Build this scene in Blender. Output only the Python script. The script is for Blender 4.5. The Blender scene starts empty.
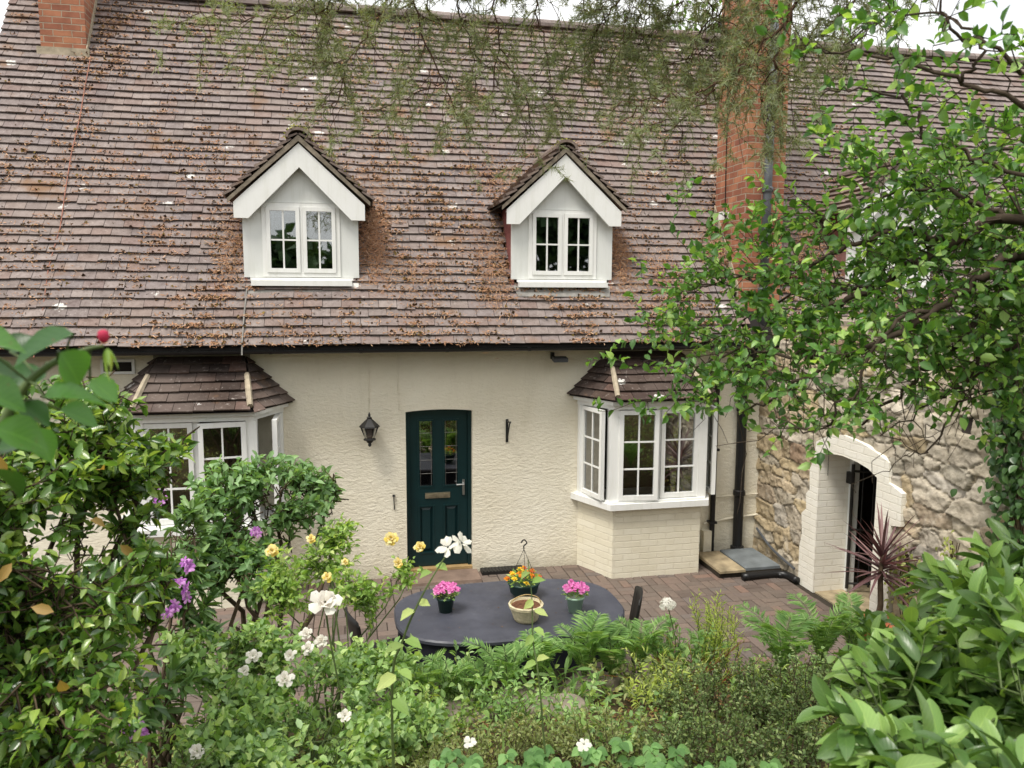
import bpy, math, random
import numpy as np
from mathutils import Vector, Matrix, noise as mnoise

# ------------------------------------------------------------------ camera, sky, sun, exposure
SC = bpy.context.scene
COL = SC.collection
D, H, YAW, PITCH, ROLL, FPX = 8.9619, 3.3835, .2079, .1174, .0039, 770.05
CAM = np.array([0, -D, H])
FW = np.array([math.sin(YAW)*math.cos(PITCH), math.cos(YAW)*math.cos(PITCH), -math.sin(PITCH)])
RT = np.array([math.cos(YAW), -math.sin(YAW), 0.0])
UP = np.cross(RT, FW)
cr, sr = math.cos(ROLL), math.sin(ROLL)
cam_d = bpy.data.cameras.new('camera')
cam = bpy.data.objects.new('camera', cam_d); COL.objects.link(cam); SC.camera = cam
r_, u_ = cr*RT+sr*UP, cr*UP-sr*RT
mw = Matrix.Identity(4)
for i in range(3):
    mw[i][0], mw[i][1], mw[i][2], mw[i][3] = r_[i], u_[i], -FW[i], CAM[i]
cam.matrix_world = mw
cam_d.sensor_width = 36; cam_d.lens = FPX/1024*36
cam_d.clip_start = .05; cam_d.clip_end = 3000
cam_d.dof.use_dof = True; cam_d.dof.focus_distance = 8.6; cam_d.dof.aperture_fstop = 6.0

world = bpy.data.worlds.new('World'); SC.world = world; world.use_nodes = True
wn, wl = world.node_tree.nodes, world.node_tree.links
wn.clear()
SUN_EL, SUN_AZ = math.radians(63), math.radians(232)   # azimuth clockwise from +Y: sun is behind the camera, to the left
sky = wn.new('ShaderNodeTexSky'); sky.sky_type = 'NISHITA'; sky.sun_disc = False
sky.sun_elevation = SUN_EL; sky.sun_rotation = SUN_AZ; sky.air_density = 1.0; sky.dust_density = 2.0
tc = wn.new('ShaderNodeTexCoord')
nz = wn.new('ShaderNodeTexNoise'); nz.inputs['Scale'].default_value = 2.2; nz.inputs['Detail'].default_value = 6
wl.new(tc.outputs['Generated'], nz.inputs['Vector'])
rp = wn.new('ShaderNodeValToRGB'); rp.color_ramp.elements[0].position = .36; rp.color_ramp.elements[1].position = .52
rp.color_ramp.elements[0].color = (.62, .62, .62, 1); rp.color_ramp.elements[1].color = (.97, .97, .97, 1)
wl.new(nz.outputs['Fac'], rp.inputs['Fac'])
mx = wn.new('ShaderNodeMix'); mx.data_type = 'RGBA'
wl.new(rp.outputs['Color'], mx.inputs['Factor']); wl.new(sky.outputs['Color'], mx.inputs['A'])
sp = wn.new('ShaderNodeSeparateXYZ'); wl.new(tc.outputs['Generated'], sp.inputs['Vector'])
cl = wn.new('ShaderNodeValToRGB'); ce = cl.color_ramp.elements          # overcast: the zenith is brighter than the horizon
ce[0].position, ce[1].position = 0.0, .85; ce[0].color = (7.4, 7.4, 7.35, 1); ce[1].color = (14.2, 14.2, 14.1, 1)
wl.new(sp.outputs['Z'], cl.inputs['Fac']); wl.new(cl.outputs['Color'], mx.inputs['B'])
bg = wn.new('ShaderNodeBackground'); bg.inputs['Strength'].default_value = .1
wl.new(mx.outputs['Result'], bg.inputs['Color'])
wo = wn.new('ShaderNodeOutputWorld'); wl.new(bg.outputs['Background'], wo.inputs['Surface'])

sd = bpy.data.lights.new('sun', 'SUN'); sd.energy = 2.4; sd.angle = math.radians(17); sd.color = (1, .95, .87)
so = bpy.data.objects.new('sun', sd); COL.objects.link(so)
sdir = Vector((math.sin(SUN_AZ)*math.cos(SUN_EL), math.cos(SUN_AZ)*math.cos(SUN_EL), math.sin(SUN_EL)))
so.rotation_euler = (-sdir).to_track_quat('-Z', 'Y').to_euler()
vs = SC.view_settings
vs.view_transform = 'Standard'; vs.look = 'None'; vs.gamma = 1; vs.exposure = 0.55; vs.use_curve_mapping = False
SC.render.engine = 'CYCLES'
SC.cycles.max_bounces = 6; SC.cycles.diffuse_bounces = 3; SC.cycles.glossy_bounces = 3
SC.cycles.transmission_bounces = 4; SC.cycles.transparent_max_bounces = 12
SC.cycles.use_denoising = True; SC.cycles.sample_clamp_indirect = 4

rng = np.random.default_rng(11)
random.seed(5)

# ------------------------------------------------------------------ measuring
def ray(x, y):
    u, v = x-512, y-384
    a, b = cr*u+sr*v, -sr*u+cr*v
    return FW*FPX+RT*a-UP*b
def P(x, y, r):                       # the point seen there, r metres away
    d = ray(x, y); return CAM+d/np.linalg.norm(d)*r
def PY(x, y, Y):                      # ... on the vertical plane y = Y
    d = ray(x, y); return CAM+d*((Y-CAM[1])/d[1])

# ------------------------------------------------------------------ helpers
def V(*a): return np.array(a, float)
def nrm(a):
    a = np.asarray(a, float); n = np.linalg.norm(a, axis=-1, keepdims=True); return a/np.maximum(n, 1e-9)
def origin_of(p):
    t = np.zeros(3)
    while p is not None:
        t += np.array(p.location); p = p.parent
    return t
def tag(o, label=None, cat=None, group=None, kind=None):
    if label: o['label'] = label
    if cat: o['category'] = cat
    if group: o['group'] = group
    if kind: o['kind'] = kind
    return o
def thing(name, label, cat, loc=(0, 0, 0), group=None):
    o = bpy.data.objects.new(name, None); COL.objects.link(o); o.location = [float(c) for c in loc]
    o.empty_display_size = .1
    return tag(o, label, cat, group)
def link_mesh(name, verts, faces, mat, parent=None, smooth=False, uv=None):
    me = bpy.data.meshes.new(name)
    v = np.asarray(verts, float)
    if parent is not None: v = v-origin_of(parent)
    me.from_pydata(v.tolist() if len(v) < 5000 else v, [], faces)
    if uv is not None:
        me.uv_layers.new(name='UVMap').data.foreach_set('uv', np.asarray(uv, np.float32).ravel())
    if smooth: me.polygons.foreach_set('use_smooth', np.ones(len(me.polygons), bool))
    me.materials.append(mat); me.update()
    o = bpy.data.objects.new(name, me); COL.objects.link(o)
    if parent is not None: o.parent = parent
    return o
def own_origin(o, parent=None):       # move a top-level mesh's origin to its base
    n = len(o.data.vertices); c = np.empty(n*3); o.data.vertices.foreach_get('co', c); c = c.reshape(-1, 3)
    b = V(c[:, 0].mean(), c[:, 1].mean(), c[:, 2].min())
    o.data.vertices.foreach_set('co', (c-b).ravel()); o.location = [float(k) for k in b]; o.data.update()
    return o
class MB:
    def __init__(s): s.v, s.f = [], []
    def add(s, verts, faces):
        n = len(s.v); s.v += [tuple(map(float, p)) for p in verts]; s.f += [tuple(i+n for i in f) for f in faces]; return s
    def box(s, x0, x1, y0, y1, z0, z1):
        return s.add([(x, y, z) for z in (z0, z1) for y in (y0, y1) for x in (x0, x1)],
                     [(0, 2, 3, 1), (4, 5, 7, 6), (0, 1, 5, 4), (2, 6, 7, 3), (0, 4, 6, 2), (1, 3, 7, 5)])
    def cbox(s, o, X, Y, Z):          # box from corner o along three vectors
        o, X, Y, Z = (np.asarray(k, float) for k in (o, X, Y, Z))
        return s.add([o+a*X+b*Y+c*Z for c in (0, 1) for b in (0, 1) for a in (0, 1)],
                     [(0, 2, 3, 1), (4, 5, 7, 6), (0, 1, 5, 4), (2, 6, 7, 3), (0, 4, 6, 2), (1, 3, 7, 5)])
    def prism(s, poly, z0, z1):       # plan polygon between heights
        n = len(poly); vs_ = [(x, y, z0) for x, y in poly]+[(x, y, z1) for x, y in poly]
        return s.add(vs_, [tuple(range(n-1, -1, -1)), tuple(range(n, 2*n))]+[(i, (i+1) % n, n+(i+1) % n, n+i) for i in range(n)])
    def slab(s, poly3, off):          # 3-D polygon thickened by a vector
        n = len(poly3); a = [np.asarray(p, float) for p in poly3]; b = [p+np.asarray(off) for p in a]
        return s.add(a+b, [tuple(range(n)), tuple(range(2*n-1, n-1, -1))]+[(i, n+i, n+(i+1) % n, (i+1) % n) for i in range(n)])
    def tube(s, pts, r, n=6, cap=True):
        pts = np.asarray(pts, float); m = len(pts); r = np.broadcast_to(np.asarray(r, float), (m,))
        t = nrm(np.gradient(pts, axis=0))
        ref = V(0, 0, 1) if abs(t[0][2]) < .9 else V(1, 0, 0)
        a = nrm(np.cross(t[0], ref)); vs_ = []
        for k in range(m):
            a = nrm(a-t[k]*np.dot(a, t[k])); b = np.cross(t[k], a)
            for j in range(n):
                w = 2*math.pi*j/n; vs_.append(pts[k]+r[k]*(math.cos(w)*a+math.sin(w)*b))
        fs = [(k*n+j, k*n+(j+1) % n, (k+1)*n+(j+1) % n, (k+1)*n+j) for k in range(m-1) for j in range(n)]
        if cap: fs += [tuple(range(n-1, -1, -1)), tuple(range((m-1)*n, m*n))]
        return s.add(vs_, fs)
    def lathe(s, prof, c=(0, 0, 0), n=20, closed=False, jit=0):
        c = np.asarray(c, float); m = len(prof); vs_ = []
        for r, z in prof:
            for j in range(n):
                w = 2*math.pi*j/n; rr = r*(1+jit*random.uniform(-1, 1)); vs_.append(c+V(rr*math.cos(w), rr*math.sin(w), z))
        fs = [(k*n+j, k*n+(j+1) % n, (k+1)*n+(j+1) % n, (k+1)*n+j) for k in range(m-1) for j in range(n)]
        fs += [tuple(range(n-1, -1, -1)), tuple(range((m-1)*n, m*n))]
        return s.add(vs_, fs)
    def build(s, name, mat, parent=None, smooth=False):
        return link_mesh(name, s.v, s.f, mat, parent, smooth)
def bez(pts, n):                      # smooth polyline through points (Catmull-Rom)
    p = [np.asarray(q, float) for q in pts]; p = [2*p[0]-p[1]]+p+[2*p[-1]-p[-2]]; out = []
    for i in range(1, len(p)-2):
        for k in range(n):
            t = k/n
            out.append(.5*((2*p[i])+(p[i+1]-p[i-1])*t+(2*p[i-1]-5*p[i]+4*p[i+1]-p[i+2])*t*t+(3*p[i]-p[i-1]-3*p[i+1]+p[i+2])*t**3))
    out.append(p[-2]); return np.array(out)

# ------------------------------------------------------------------ materials
def srgb(h):
    c = [int(h[i:i+2], 16)/255 for i in (0, 2, 4)]
    return tuple(k/12.92 if k <= .04045 else ((k+.055)/1.055)**2.4 for k in c)
class NT:
    def __init__(s, name):
        s.m = bpy.data.materials.new(name); s.m.use_nodes = True; s.t = s.m.node_tree; s.n = s.t.nodes; s.l = s.t.links
        s.n.clear(); s.out = s.n.new('ShaderNodeOutputMaterial'); s.b = s.n.new('ShaderNodeBsdfPrincipled')
        s.l.new(s.b.outputs['BSDF'], s.out.inputs['Surface']); s.b.inputs['Specular IOR Level'].default_value = .3
    def node(s, kind, **kw):
        nd = s.n.new('ShaderNode'+kind)
        for k, v in kw.items():
            if k in nd.inputs: s.set(nd.inputs[k], v)
            else: setattr(nd, k, v)
        return nd
    def set(s, sock, v):
        if isinstance(v, bpy.types.NodeSocket): s.l.new(v, sock)
        elif isinstance(v, tuple) and len(v) == 3 and sock.type == 'RGBA': sock.default_value = (*v, 1)
        else: sock.default_value = v
    def coords(s, sc=(1, 1, 1), kind='Object'):
        c = s.node('TexCoord'); m = s.node('Mapping'); s.l.new(c.outputs[kind], m.inputs['Vector']); m.inputs['Scale'].default_value = sc
        return m.outputs['Vector']
    def noise(s, scale, detail=4, sc=(1, 1, 1), rough=.55, dist=0):
        return s.node('TexNoise', Vector=s.coords(sc), Scale=float(scale), Detail=float(detail), Roughness=rough, Distortion=float(dist)).outputs['Fac']
    def ramp(s, fac, stops, const=False):
        r = s.node('ValToRGB'); e = r.color_ramp.elements
        if const: r.color_ramp.interpolation = 'CONSTANT'
        while len(e) < len(stops): e.new(.5)
        for k, (p, c) in zip(e, stops):
            k.position = p; k.color = (*c, 1) if isinstance(c, tuple) else (c, c, c, 1)
        s.l.new(fac, r.inputs['Fac']); return r.outputs['Color']
    def mix(s, f, a, b, mode='MIX'):
        m = s.node('Mix', data_type='RGBA', blend_type=mode)
        s.set(m.inputs['Factor'], f); s.set(m.inputs['A'], a); s.set(m.inputs['B'], b); return m.outputs['Result']
    def island(s): return s.node('NewGeometry').outputs['Random Per Island']
    def bump(s, h, strength=.5, dist=.01, prev=None):
        b = s.node('Bump', Strength=strength, Distance=dist); s.l.new(h, b.inputs['Height'])
        if prev is not None: s.l.new(prev, b.inputs['Normal'])
        s.l.new(b.outputs['Normal'], s.b.inputs['Normal']); return b.outputs['Normal']
    def base(s, c, rough=.7, spec=.3):
        s.set(s.b.inputs['Base Color'], c); s.b.inputs['Roughness'].default_value = rough; s.b.inputs['Specular IOR Level'].default_value = spec
        return s
def plain(name, col, rough=.6, spec=.3, var=.25, vs_=6, bump=.15, bs=60, metal=0):
    t = NT(name); n = t.noise(vs_, 5)
    dark = tuple(c*(1-var) for c in col); lite = tuple(min(1, c*(1+var*.5)) for c in col)
    t.base(t.ramp(n, [(.3, dark), (.7, lite)]), rough, spec); t.b.inputs['Metallic'].default_value = metal
    if bump: t.bump(t.noise(bs, 3), bump, .004)
    return t.m
GAIN = 1.3
def leafmat(name, cols, transl=.35, rough=.42, spec=.4, vein=.0, tcol=None):
    t = NT(name); k = len(cols)
    cols = [tuple(min(.9, GAIN*(q*.88+.12*sum(x)/3)) for q in x) if max(x) < .6 else x for x in cols]
    c = t.ramp(t.island(), [((i+.5)/k if k > 1 else 0, x) for i, x in enumerate(cols)])
    c = t.mix(t.ramp(t.noise(1.6, 3), [(.35, 0.0), (.7, .4)]), c, t.mix(1.0, c, (.62, .66, .5), 'MULTIPLY'))
    c = t.mix(t.ramp(t.noise(75, 2), [(.68, 0.0), (.74, .55)]), c, (.16, .10, .04))
    if vein:
        uv = t.node('UVMap').outputs['UV']; sx = t.node('SeparateXYZ', Vector=uv)
        d = t.node('Math', operation='ABSOLUTE'); t.l.new(sx.outputs['X'], d.inputs[0])
        mid = t.ramp(d.outputs[0], [(.0, 1.0), (.10, 0.0)])
        w = t.node('Math', operation='MULTIPLY_ADD'); t.l.new(d.outputs[0], w.inputs[0]); w.inputs[1].default_value = -.35; t.l.new(sx.outputs['Y'], w.inputs[2])
        sn = t.node('Math', operation='SINE'); m2 = t.node('Math', operation='MULTIPLY'); t.l.new(w.outputs[0], m2.inputs[0]); m2.inputs[1].default_value = 48
        t.l.new(m2.outputs[0], sn.inputs[0])
        side = t.ramp(sn.outputs[0], [(.80, 0.0), (1.0, .5)])
        vm = t.node('Math', operation='MAXIMUM'); t.l.new(mid, vm.inputs[0]); t.l.new(side, vm.inputs[1])
        vf = t.node('Math', operation='MULTIPLY'); t.l.new(vm.outputs[0], vf.inputs[0]); vf.inputs[1].default_value = vein
        c = t.mix(vf.outputs[0], c, t.mix(1.0, c, (1.9, 1.6, 1.7), 'MULTIPLY'))
        t.bump(sn.outputs[0], .05, .002)
    t.base(c, rough, spec)
    tr = t.node('BsdfTranslucent'); t.l.new(t.mix(1.0, c, tcol or (1.5, 1.5, .55), 'MULTIPLY'), tr.inputs['Color'])
    ms = t.node('MixShader'); ms.inputs['Fac'].default_value = transl
    t.l.new(t.b.outputs['BSDF'], ms.inputs[1]); t.l.new(tr.outputs['BSDF'], ms.inputs[2]); t.l.new(ms.outputs['Shader'], t.out.inputs['Surface'])
    return t.m
def petal(name, cols): return leafmat(name, cols, .3, .6, .2, 0, (1.1, 1.0, 1.0))

def m_tiles(name, cols, lichen=True):
    t = NT(name); k = len(cols)
    c = t.ramp(t.island(), [((i+.5)/k, x) for i, x in enumerate(cols)])
    c = t.mix(t.ramp(t.noise(13, 6, rough=.75), [(.42, 0.0), (.66, .75)]), c, t.mix(1.0, c, (.50, .46, .44), 'MULTIPLY'))
    c = t.mix(t.ramp(t.noise(34, 4, rough=.7), [(.60, 0.0), (.70, .75)]), c, srgb('4a3b33'))
    c = t.mix(t.ramp(t.noise(19, 4, rough=.7, dist=.5), [(.60, 0.0), (.72, .55)]), c, srgb('b3aaa2'))
    c = t.mix(t.ramp(t.noise(.9, 4), [(.42, 0.0), (.72, .45)]), c, srgb('8d8078'))
    if lichen:
        c = t.mix(t.ramp(t.noise(2.1, 3, rough=.6), [(.60, 0.0), (.74, .7)]), c, srgb('7a5a3c'))
        w = t.node('TexVoronoi', Vector=t.coords((.75, 1, 1)), Scale=2.3, feature='F1')
        wd = t.node('Math', operation='ADD'); t.l.new(w.outputs['Distance'], wd.inputs[0])
        nn = t.node('Math', operation='MULTIPLY'); t.l.new(t.noise(30, 3), nn.inputs[0]); nn.inputs[1].default_value = .22; t.l.new(nn.outputs[0], wd.inputs[1])
        c = t.mix(t.ramp(wd.outputs[0], [(.20, .85), (.225, 0.0)]), c, (.62, .60, .56))
    t.base(c, .85, .2); t.bump(t.noise(70, 4), .5, .006); return t.m
def m_brick(name, a, b, mortar, sz=(.215, .065), msize=.012, bump=1.0, axis='xz', var=True):
    t = NT(name); c = t.node('TexCoord'); s = t.node('SeparateXYZ', Vector=c.outputs['Object'])
    h = t.node('Math', operation='ADD'); t.l.new(s.outputs['X'], h.inputs[0]); t.l.new(s.outputs['Y'], h.inputs[1])
    cb = t.node('CombineXYZ'); t.l.new(h.outputs[0], cb.inputs['X']); t.l.new(s.outputs['Z'], cb.inputs['Y'])
    nd = t.node('TexNoise', Vector=c.outputs['Object'], Scale=9.0); va = t.node('VectorMath', operation='MULTIPLY_ADD')
    t.l.new(nd.outputs['Color'], va.inputs[0]); va.inputs[1].default_value = (.014, .014, 0); t.l.new(cb.outputs[0], va.inputs[2])
    k = t.node('TexBrick', Vector=va.outputs[0], Scale=1.0); k.inputs['Color1'].default_value = (*a, 1); k.inputs['Color2'].default_value = (*b, 1)
    k.inputs['Mortar'].default_value = (*mortar, 1); k.inputs['Brick Width'].default_value = sz[0]; k.inputs['Row Height'].default_value = sz[1]+msize
    k.inputs['Mortar Size'].default_value = msize/2*1.1; k.inputs['Mortar Smooth'].default_value = .35; k.inputs['Bias'].default_value = 0
    col = k.outputs['Color']
    if var:
        col = t.mix(t.ramp(t.noise(5, 5, rough=.65), [(.4, 0.0), (.75, .7)]), col, t.mix(1.0, col, (.5, .45, .45), 'MULTIPLY'))
        col = t.mix(t.ramp(t.noise(2.3, 3), [(.55, 0.0), (.8, .45)]), col, srgb('b98a62'))
    else:
        col = t.mix(t.ramp(t.noise(4, 5, rough=.7), [(.45, 0.0), (.85, .30)]), col, t.mix(1.0, col, (.72, .68, .58), 'MULTIPLY'))
    t.base(col, .85, .2)
    inv = t.node('Math', operation='SUBTRACT'); inv.inputs[0].default_value = 1.0; t.l.new(k.outputs['Fac'], inv.inputs[1])
    b1 = t.bump(inv.outputs[0], bump, .008); t.bump(t.noise(45, 4), .4, .006, b1)
    return t.m
def m_render():
    t = NT('painted roughcast'); n = t.noise(1.0, 5, sc=(15, 15, 30), rough=.65, dist=.5)
    c = t.ramp(t.noise(.8, 5), [(.3, srgb('dfd6bf')), (.7, srgb('ebe5d3'))])
    c = t.mix(t.ramp(t.noise(1.0, 5, sc=(3, 3, .45), rough=.7), [(.52, 0.0), (.80, .30)]), c, srgb('ada283'))
    c = t.mix(t.ramp(t.noise(.55, 3, sc=(1, 1, 1.6)), [(.50, 0.0), (.53, .22)]), c, srgb('f0e8d2'))
    # damp splash band: dirt within ~0.3 m of the paving
    z = t.node('SeparateXYZ', Vector=t.coords()); za = t.node('Math', operation='MULTIPLY_ADD'); t.l.new(t.noise(5, 4), za.inputs[0]); za.inputs[1].default_value = .35; t.l.new(z.outputs['Z'], za.inputs[2])
    c = t.mix(t.ramp(za.outputs[0], [(.16, .45), (.42, 0.0)]), c, srgb('8f866c'))
    t.base(c, .9, .15); b = t.bump(n, .8, .019); t.bump(t.noise(60, 3), .35, .006, b); return t.m
def m_glass(name='window glass', tint=(.9, .95, .95)):
    t = NT(name); tr = t.node('BsdfTransparent'); tr.inputs['Color'].default_value = (*tint, 1)
    gl = t.node('BsdfGlossy'); gl.inputs['Roughness'].default_value = .015
    fr = t.node('Fresnel'); fr.inputs['IOR'].default_value = 2.0
    nb = t.node('Bump', Strength=.05, Distance=.01); t.l.new(t.noise(1.3, 2), nb.inputs['Height']); t.l.new(nb.outputs['Normal'], gl.inputs['Normal'])
    mxs = t.node('MixShader'); ad = t.node('Math', operation='MULTIPLY_ADD'); t.l.new(fr.outputs[0], ad.inputs[0]); ad.inputs[1].default_value = 2.1; ad.inputs[2].default_value = .06
    t.l.new(ad.outputs[0], mxs.inputs['Fac']); t.l.new(tr.outputs[0], mxs.inputs[1]); t.l.new(gl.outputs[0], mxs.inputs[2])
    t.l.new(mxs.outputs[0], t.out.inputs['Surface']); t.n.remove(t.b); return t.m
def m_stone():
    t = NT('rubble stone'); a = t.node('VertexColor', layer_name='stone').outputs['Color']
    c = t.mix(t.ramp(t.noise(9, 6, rough=.7), [(.38, 0.0), (.75, .45)]), a, t.mix(1.0, a, (.62, .58, .50), 'MULTIPLY'))
    c = t.mix(t.ramp(t.noise(3.2, 4), [(.58, 0.0), (.8, .35)]), c, srgb('a38a6a'))
    c = t.mix(t.ramp(t.noise(6, 5, rough=.7), [(.56, 0.0), (.68, .5)]), c, srgb('c8bfae'))
    c = t.mix(t.ramp(t.noise(26, 4), [(.66, 0.0), (.76, .6)]), c, srgb('5b5040'))
    t.base(c, .9, .15); t.bump(t.noise(40, 6, rough=.65), .8, .015); return t.m
def m_soil():
    t = NT('soil'); c = t.ramp(t.noise(3, 6, rough=.7), [(.3, (.03, .022, .012)), (.5, (.075, .055, .03)), (.72, (.06, .065, .025))])
    t.base(c, .95, .1); t.bump(t.noise(25, 6), .9, .03); return t.m
def m_pavers():
    t = NT('clay pavers'); c = t.ramp(t.island(), [(.1, srgb('5e524b')), (.4, srgb('6b5e56')), (.65, srgb('75655b')), (.85, srgb('685f5a')), (1, srgb('7d665a'))])
    c = t.mix(t.ramp(t.noise(1.7, 5), [(.4, 0.0), (.72, .55)]), c, srgb('6e665c'))
    c = t.mix(t.ramp(t.noise(30, 5), [(.5, 0.0), (.8, .45)]), c, srgb('4b423b'))
    t.base(c, .8, .25); t.bump(t.noise(80, 4), .5, .004); return t.m
def m_white(name, col, rough):
    t = NT(name); c = t.mix(t.ramp(t.noise(1.0, 5, sc=(16, 16, 1.6), rough=.7), [(.48, 0.0), (.80, .35)]), col, t.mix(1.0, col, (.66, .66, .56), 'MULTIPLY'))
    c = t.mix(t.ramp(t.noise(3, 5, rough=.7), [(.52, 0.0), (.8, .25)]), c, t.mix(1.0, col, (.7, .72, .6), 'MULTIPLY'))
    t.base(c, rough, .35); t.bump(t.noise(25, 3), .08, .004); return t.m
WHITE = m_white('white paint', (.80, .80, .77), .4)
CLAD = m_white('off white cladding', (.70, .71, .68), .55)
RENDER = m_render()
PBRICK = m_brick('cream painted brick', srgb('e2dcc8'), srgb('ddd6c0'), srgb('dcd5c0'), bump=.6, var=False)
WBRICK = m_brick('white painted brick', srgb('ece8dc'), srgb('e8e3d5'), srgb('e6e1d2'), bump=.7, var=False)
BRICK = m_brick('red brick', srgb('b27a5c'), srgb('8d5a48'), srgb('aa9a86'))
TILES = m_tiles('clay roof tiles', [srgb('7c726e'), srgb('877c78'), srgb('807572'), srgb('918681'), srgb('756b69'), srgb('897c76'), srgb('826f68'), srgb('7e7574')])
BAYTILES = m_tiles('bay roof tiles', [srgb('3d332e'), srgb('52443c'), srgb('352d2a'), srgb('665047'), srgb('463b36')])
VERGE = plain('mossy verge mortar', srgb('847a6c'), .9, .1, .5, 12, .6, 40)
DTILES = m_tiles('dormer tiles', [srgb('75675f'), srgb('877870'), srgb('6c5e56'), srgb('8f7f74'), srgb('7c6a58')])
CHEEK = m_tiles('hung tiles', [srgb('a0605a'), srgb('8f5550'), srgb('93625c')], False)
MORTAR = plain('lime mortar', srgb('a99d88'), .9, .1, .3, 14, .5, 60)
UNDER = plain('roofing felt', (.025, .022, .02), .9, .1, .1)
BLACK = plain('black gloss paint', (.012, .012, .013), .35, .4, .2, 8, .1)
IRON = plain('black iron', (.015, .014, .013), .5, .4, .2, 20, .3)
GREYPIPE = plain('grey lead paint', srgb('53565a'), .5, .4, .3, 12, .2)
LEAD = plain('lead flashing', srgb('8d8a84'), .7, .3, .35, 10, .3)
DOORG = plain('dark green door paint', srgb('0a2a2c'), .38, .45, .15, 5, .06, 20)
BRASS = plain('aged brass', srgb('b9ae94'), .35, .5, .3, 20, .1, 60, .8)
CHROME = plain('satin metal', (.6, .6, .58), .3, .5, .1, 10, 0, 10, .9)
GLASS = m_glass()
DGLASS = m_glass('leaded door glass', (.35, .36, .33))
PLASTER = plain('room plaster', (.42, .34, .25), .9, .1, .2, 2, 0)
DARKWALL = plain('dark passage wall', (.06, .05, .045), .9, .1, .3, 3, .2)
STONE = m_stone()
SOIL = m_soil()
PAVERS = m_pavers()
JOINT = plain('joint sand', (.05, .042, .033), .95, .1, .3, 20, .3)
SLATE = plain('blue grey slate', srgb('747a7c'), .7, .35, .35, 5, .4, 30)
YSTONE = plain('buff flagstone', srgb('a39478'), .85, .2, .5, 6, .5, 30)
ROCK = plain('garden rock', srgb('8c8273'), .9, .15, .5, 5, .9, 22)
PALEROCK = plain('pale stone', srgb('cdc6b4'), .9, .15, .2, 8, .5, 30)
BARK = plain('grey brown bark', srgb('5a4d3e'), .9, .1, .5, 18, .8, 50)
PINEBARK = plain('brown pine twig', srgb('5b4638'), .9, .1, .4, 18, .5, 50)
STEM = plain('green stem', (.09, .13, .04), .6, .3, .4, 10, .1)
REDSTEM = plain('reddish stem', srgb('8a4a35'), .7, .2, .4, 10, .1)
def m_table():
    t = NT('charcoal table top'); c = t.ramp(t.noise(2.2, 6, rough=.7), [(.35, (.040, .042, .055)), (.7, (.072, .075, .094))])
    c = t.mix(t.ramp(t.noise(14, 4, rough=.7), [(.62, 0.0), (.72, .5)]), c, (.12, .12, .13))
    t.base(c, .45, .4); t.l.new(t.ramp(t.noise(5, 5), [(.3, .32), (.7, .62)]), t.b.inputs['Roughness']); t.bump(t.noise(90, 3), .1, .002); return t.m
TABLE = m_table()
TERRA = plain('terracotta', srgb('b0674a'), .8, .2, .3, 9, .3)
GREENPOT = plain('sage green plastic pot', srgb('a9c6b0'), .5, .35, .1, 9, .05)
DGREENPOT = plain('dark green plastic pot', srgb('1d3a33'), .4, .4, .1, 9, .05)
SOILPOT = plain('potting soil', srgb('6b4a37'), .95, .1, .5, 40, .9, 80)
NEEDLES = leafmat('dry pine litter', [srgb('9c7050'), srgb('b08664'), srgb('80583e'), srgb('a57a5a'), srgb('bc9a7c'), srgb('946846')], 0, .9, .1)
MOSS = leafmat('dry moss', [srgb('4a3422'), srgb('5d4128'), srgb('6d5a2a'), srgb('3c2c20')], 0, .95, .1)
GMOSS = leafmat('green moss', [srgb('6b6a25'), srgb('85802e'), srgb('55521f')], 0, .95, .1)

# ------------------------------------------------------------------ ground
def gz(x, y):
    ys = [-400, -30, -12, -8.4, -7, -6, -5, -4.25, -3.82, -3.72, 40, 400]
    zs = [8, 4.0, 2.4, 1.78, 1.42, 1.08, .82, .62, .5, -.012, -.012, -.012]
    z = float(np.interp(y, ys, zs))
    if -12 < y < -3.78: z += .10*mnoise.noise(Vector((x*.9, y*.9, 3)))+.04*mnoise.noise(Vector((x*3, y*3, 7)))
    return z
gx = np.unique(np.concatenate([[-900, -300, -100, -40, -20, -12], np.arange(-8, 9.01, .2), [12, 20, 40, 100, 300, 900]]))
gy = np.unique(np.concatenate([[-900, -300, -100, -40, -20, -14], np.arange(-11, -3.9, .2), [-3.86, -3.82, -3.78, -3.74, -3.7, -3.5, 0, 3, 8, 20, 60, 200, 900]]))
gv = [(x, y, gz(x, y)) for y in gy for x in gx]; nx = len(gx)
gf = [(j*nx+i, j*nx+i+1, (j+1)*nx+i+1, (j+1)*nx+i) for j in range(len(gy)-1) for i in range(nx-1)]
tag(link_mesh('ground', gv, gf, SOIL, None, True), kind='structure')

pm = MB()
pm.box(-4.6, 5.19, -3.72, .0, -.06, -.004)
tag(pm.build('patio_bed', JOINT), kind='structure')
pv, pf = [], []
def paver(x, y, w, d):
    e, c = .0035, .006
    z = .010+random.uniform(-.003, .003); tx, ty = random.uniform(-.004, .004), random.uniform(-.004, .004)
    n = len(pv)
    for (a, b, k) in ((e, e, -.01), (w-e, e, -.01), (w-e, d-e, -.01), (e, d-e, -.01), (e, e, z-c), (w-e, e, z-c), (w-e, d-e, z-c), (e, d-e, z-c),
                      (e+c, e+c, z), (w-e-c, e+c, z), (w-e-c, d-e-c, z), (e+c, d-e-c, z)):
        pv.append((x+a, y+b, k+(tx*(a/w-.5)+ty*(b/d-.5) if k > 0 else 0)))
    for q in ((0, 1, 5, 4), (1, 2, 6, 5), (2, 3, 7, 6), (3, 0, 4, 7), (4, 5, 9, 8), (5, 6, 10, 9), (6, 7, 11, 10), (7, 4, 8, 11), (8, 9, 10, 11)):
        pf.append(tuple(n+i for i in q))
U = .105
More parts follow.
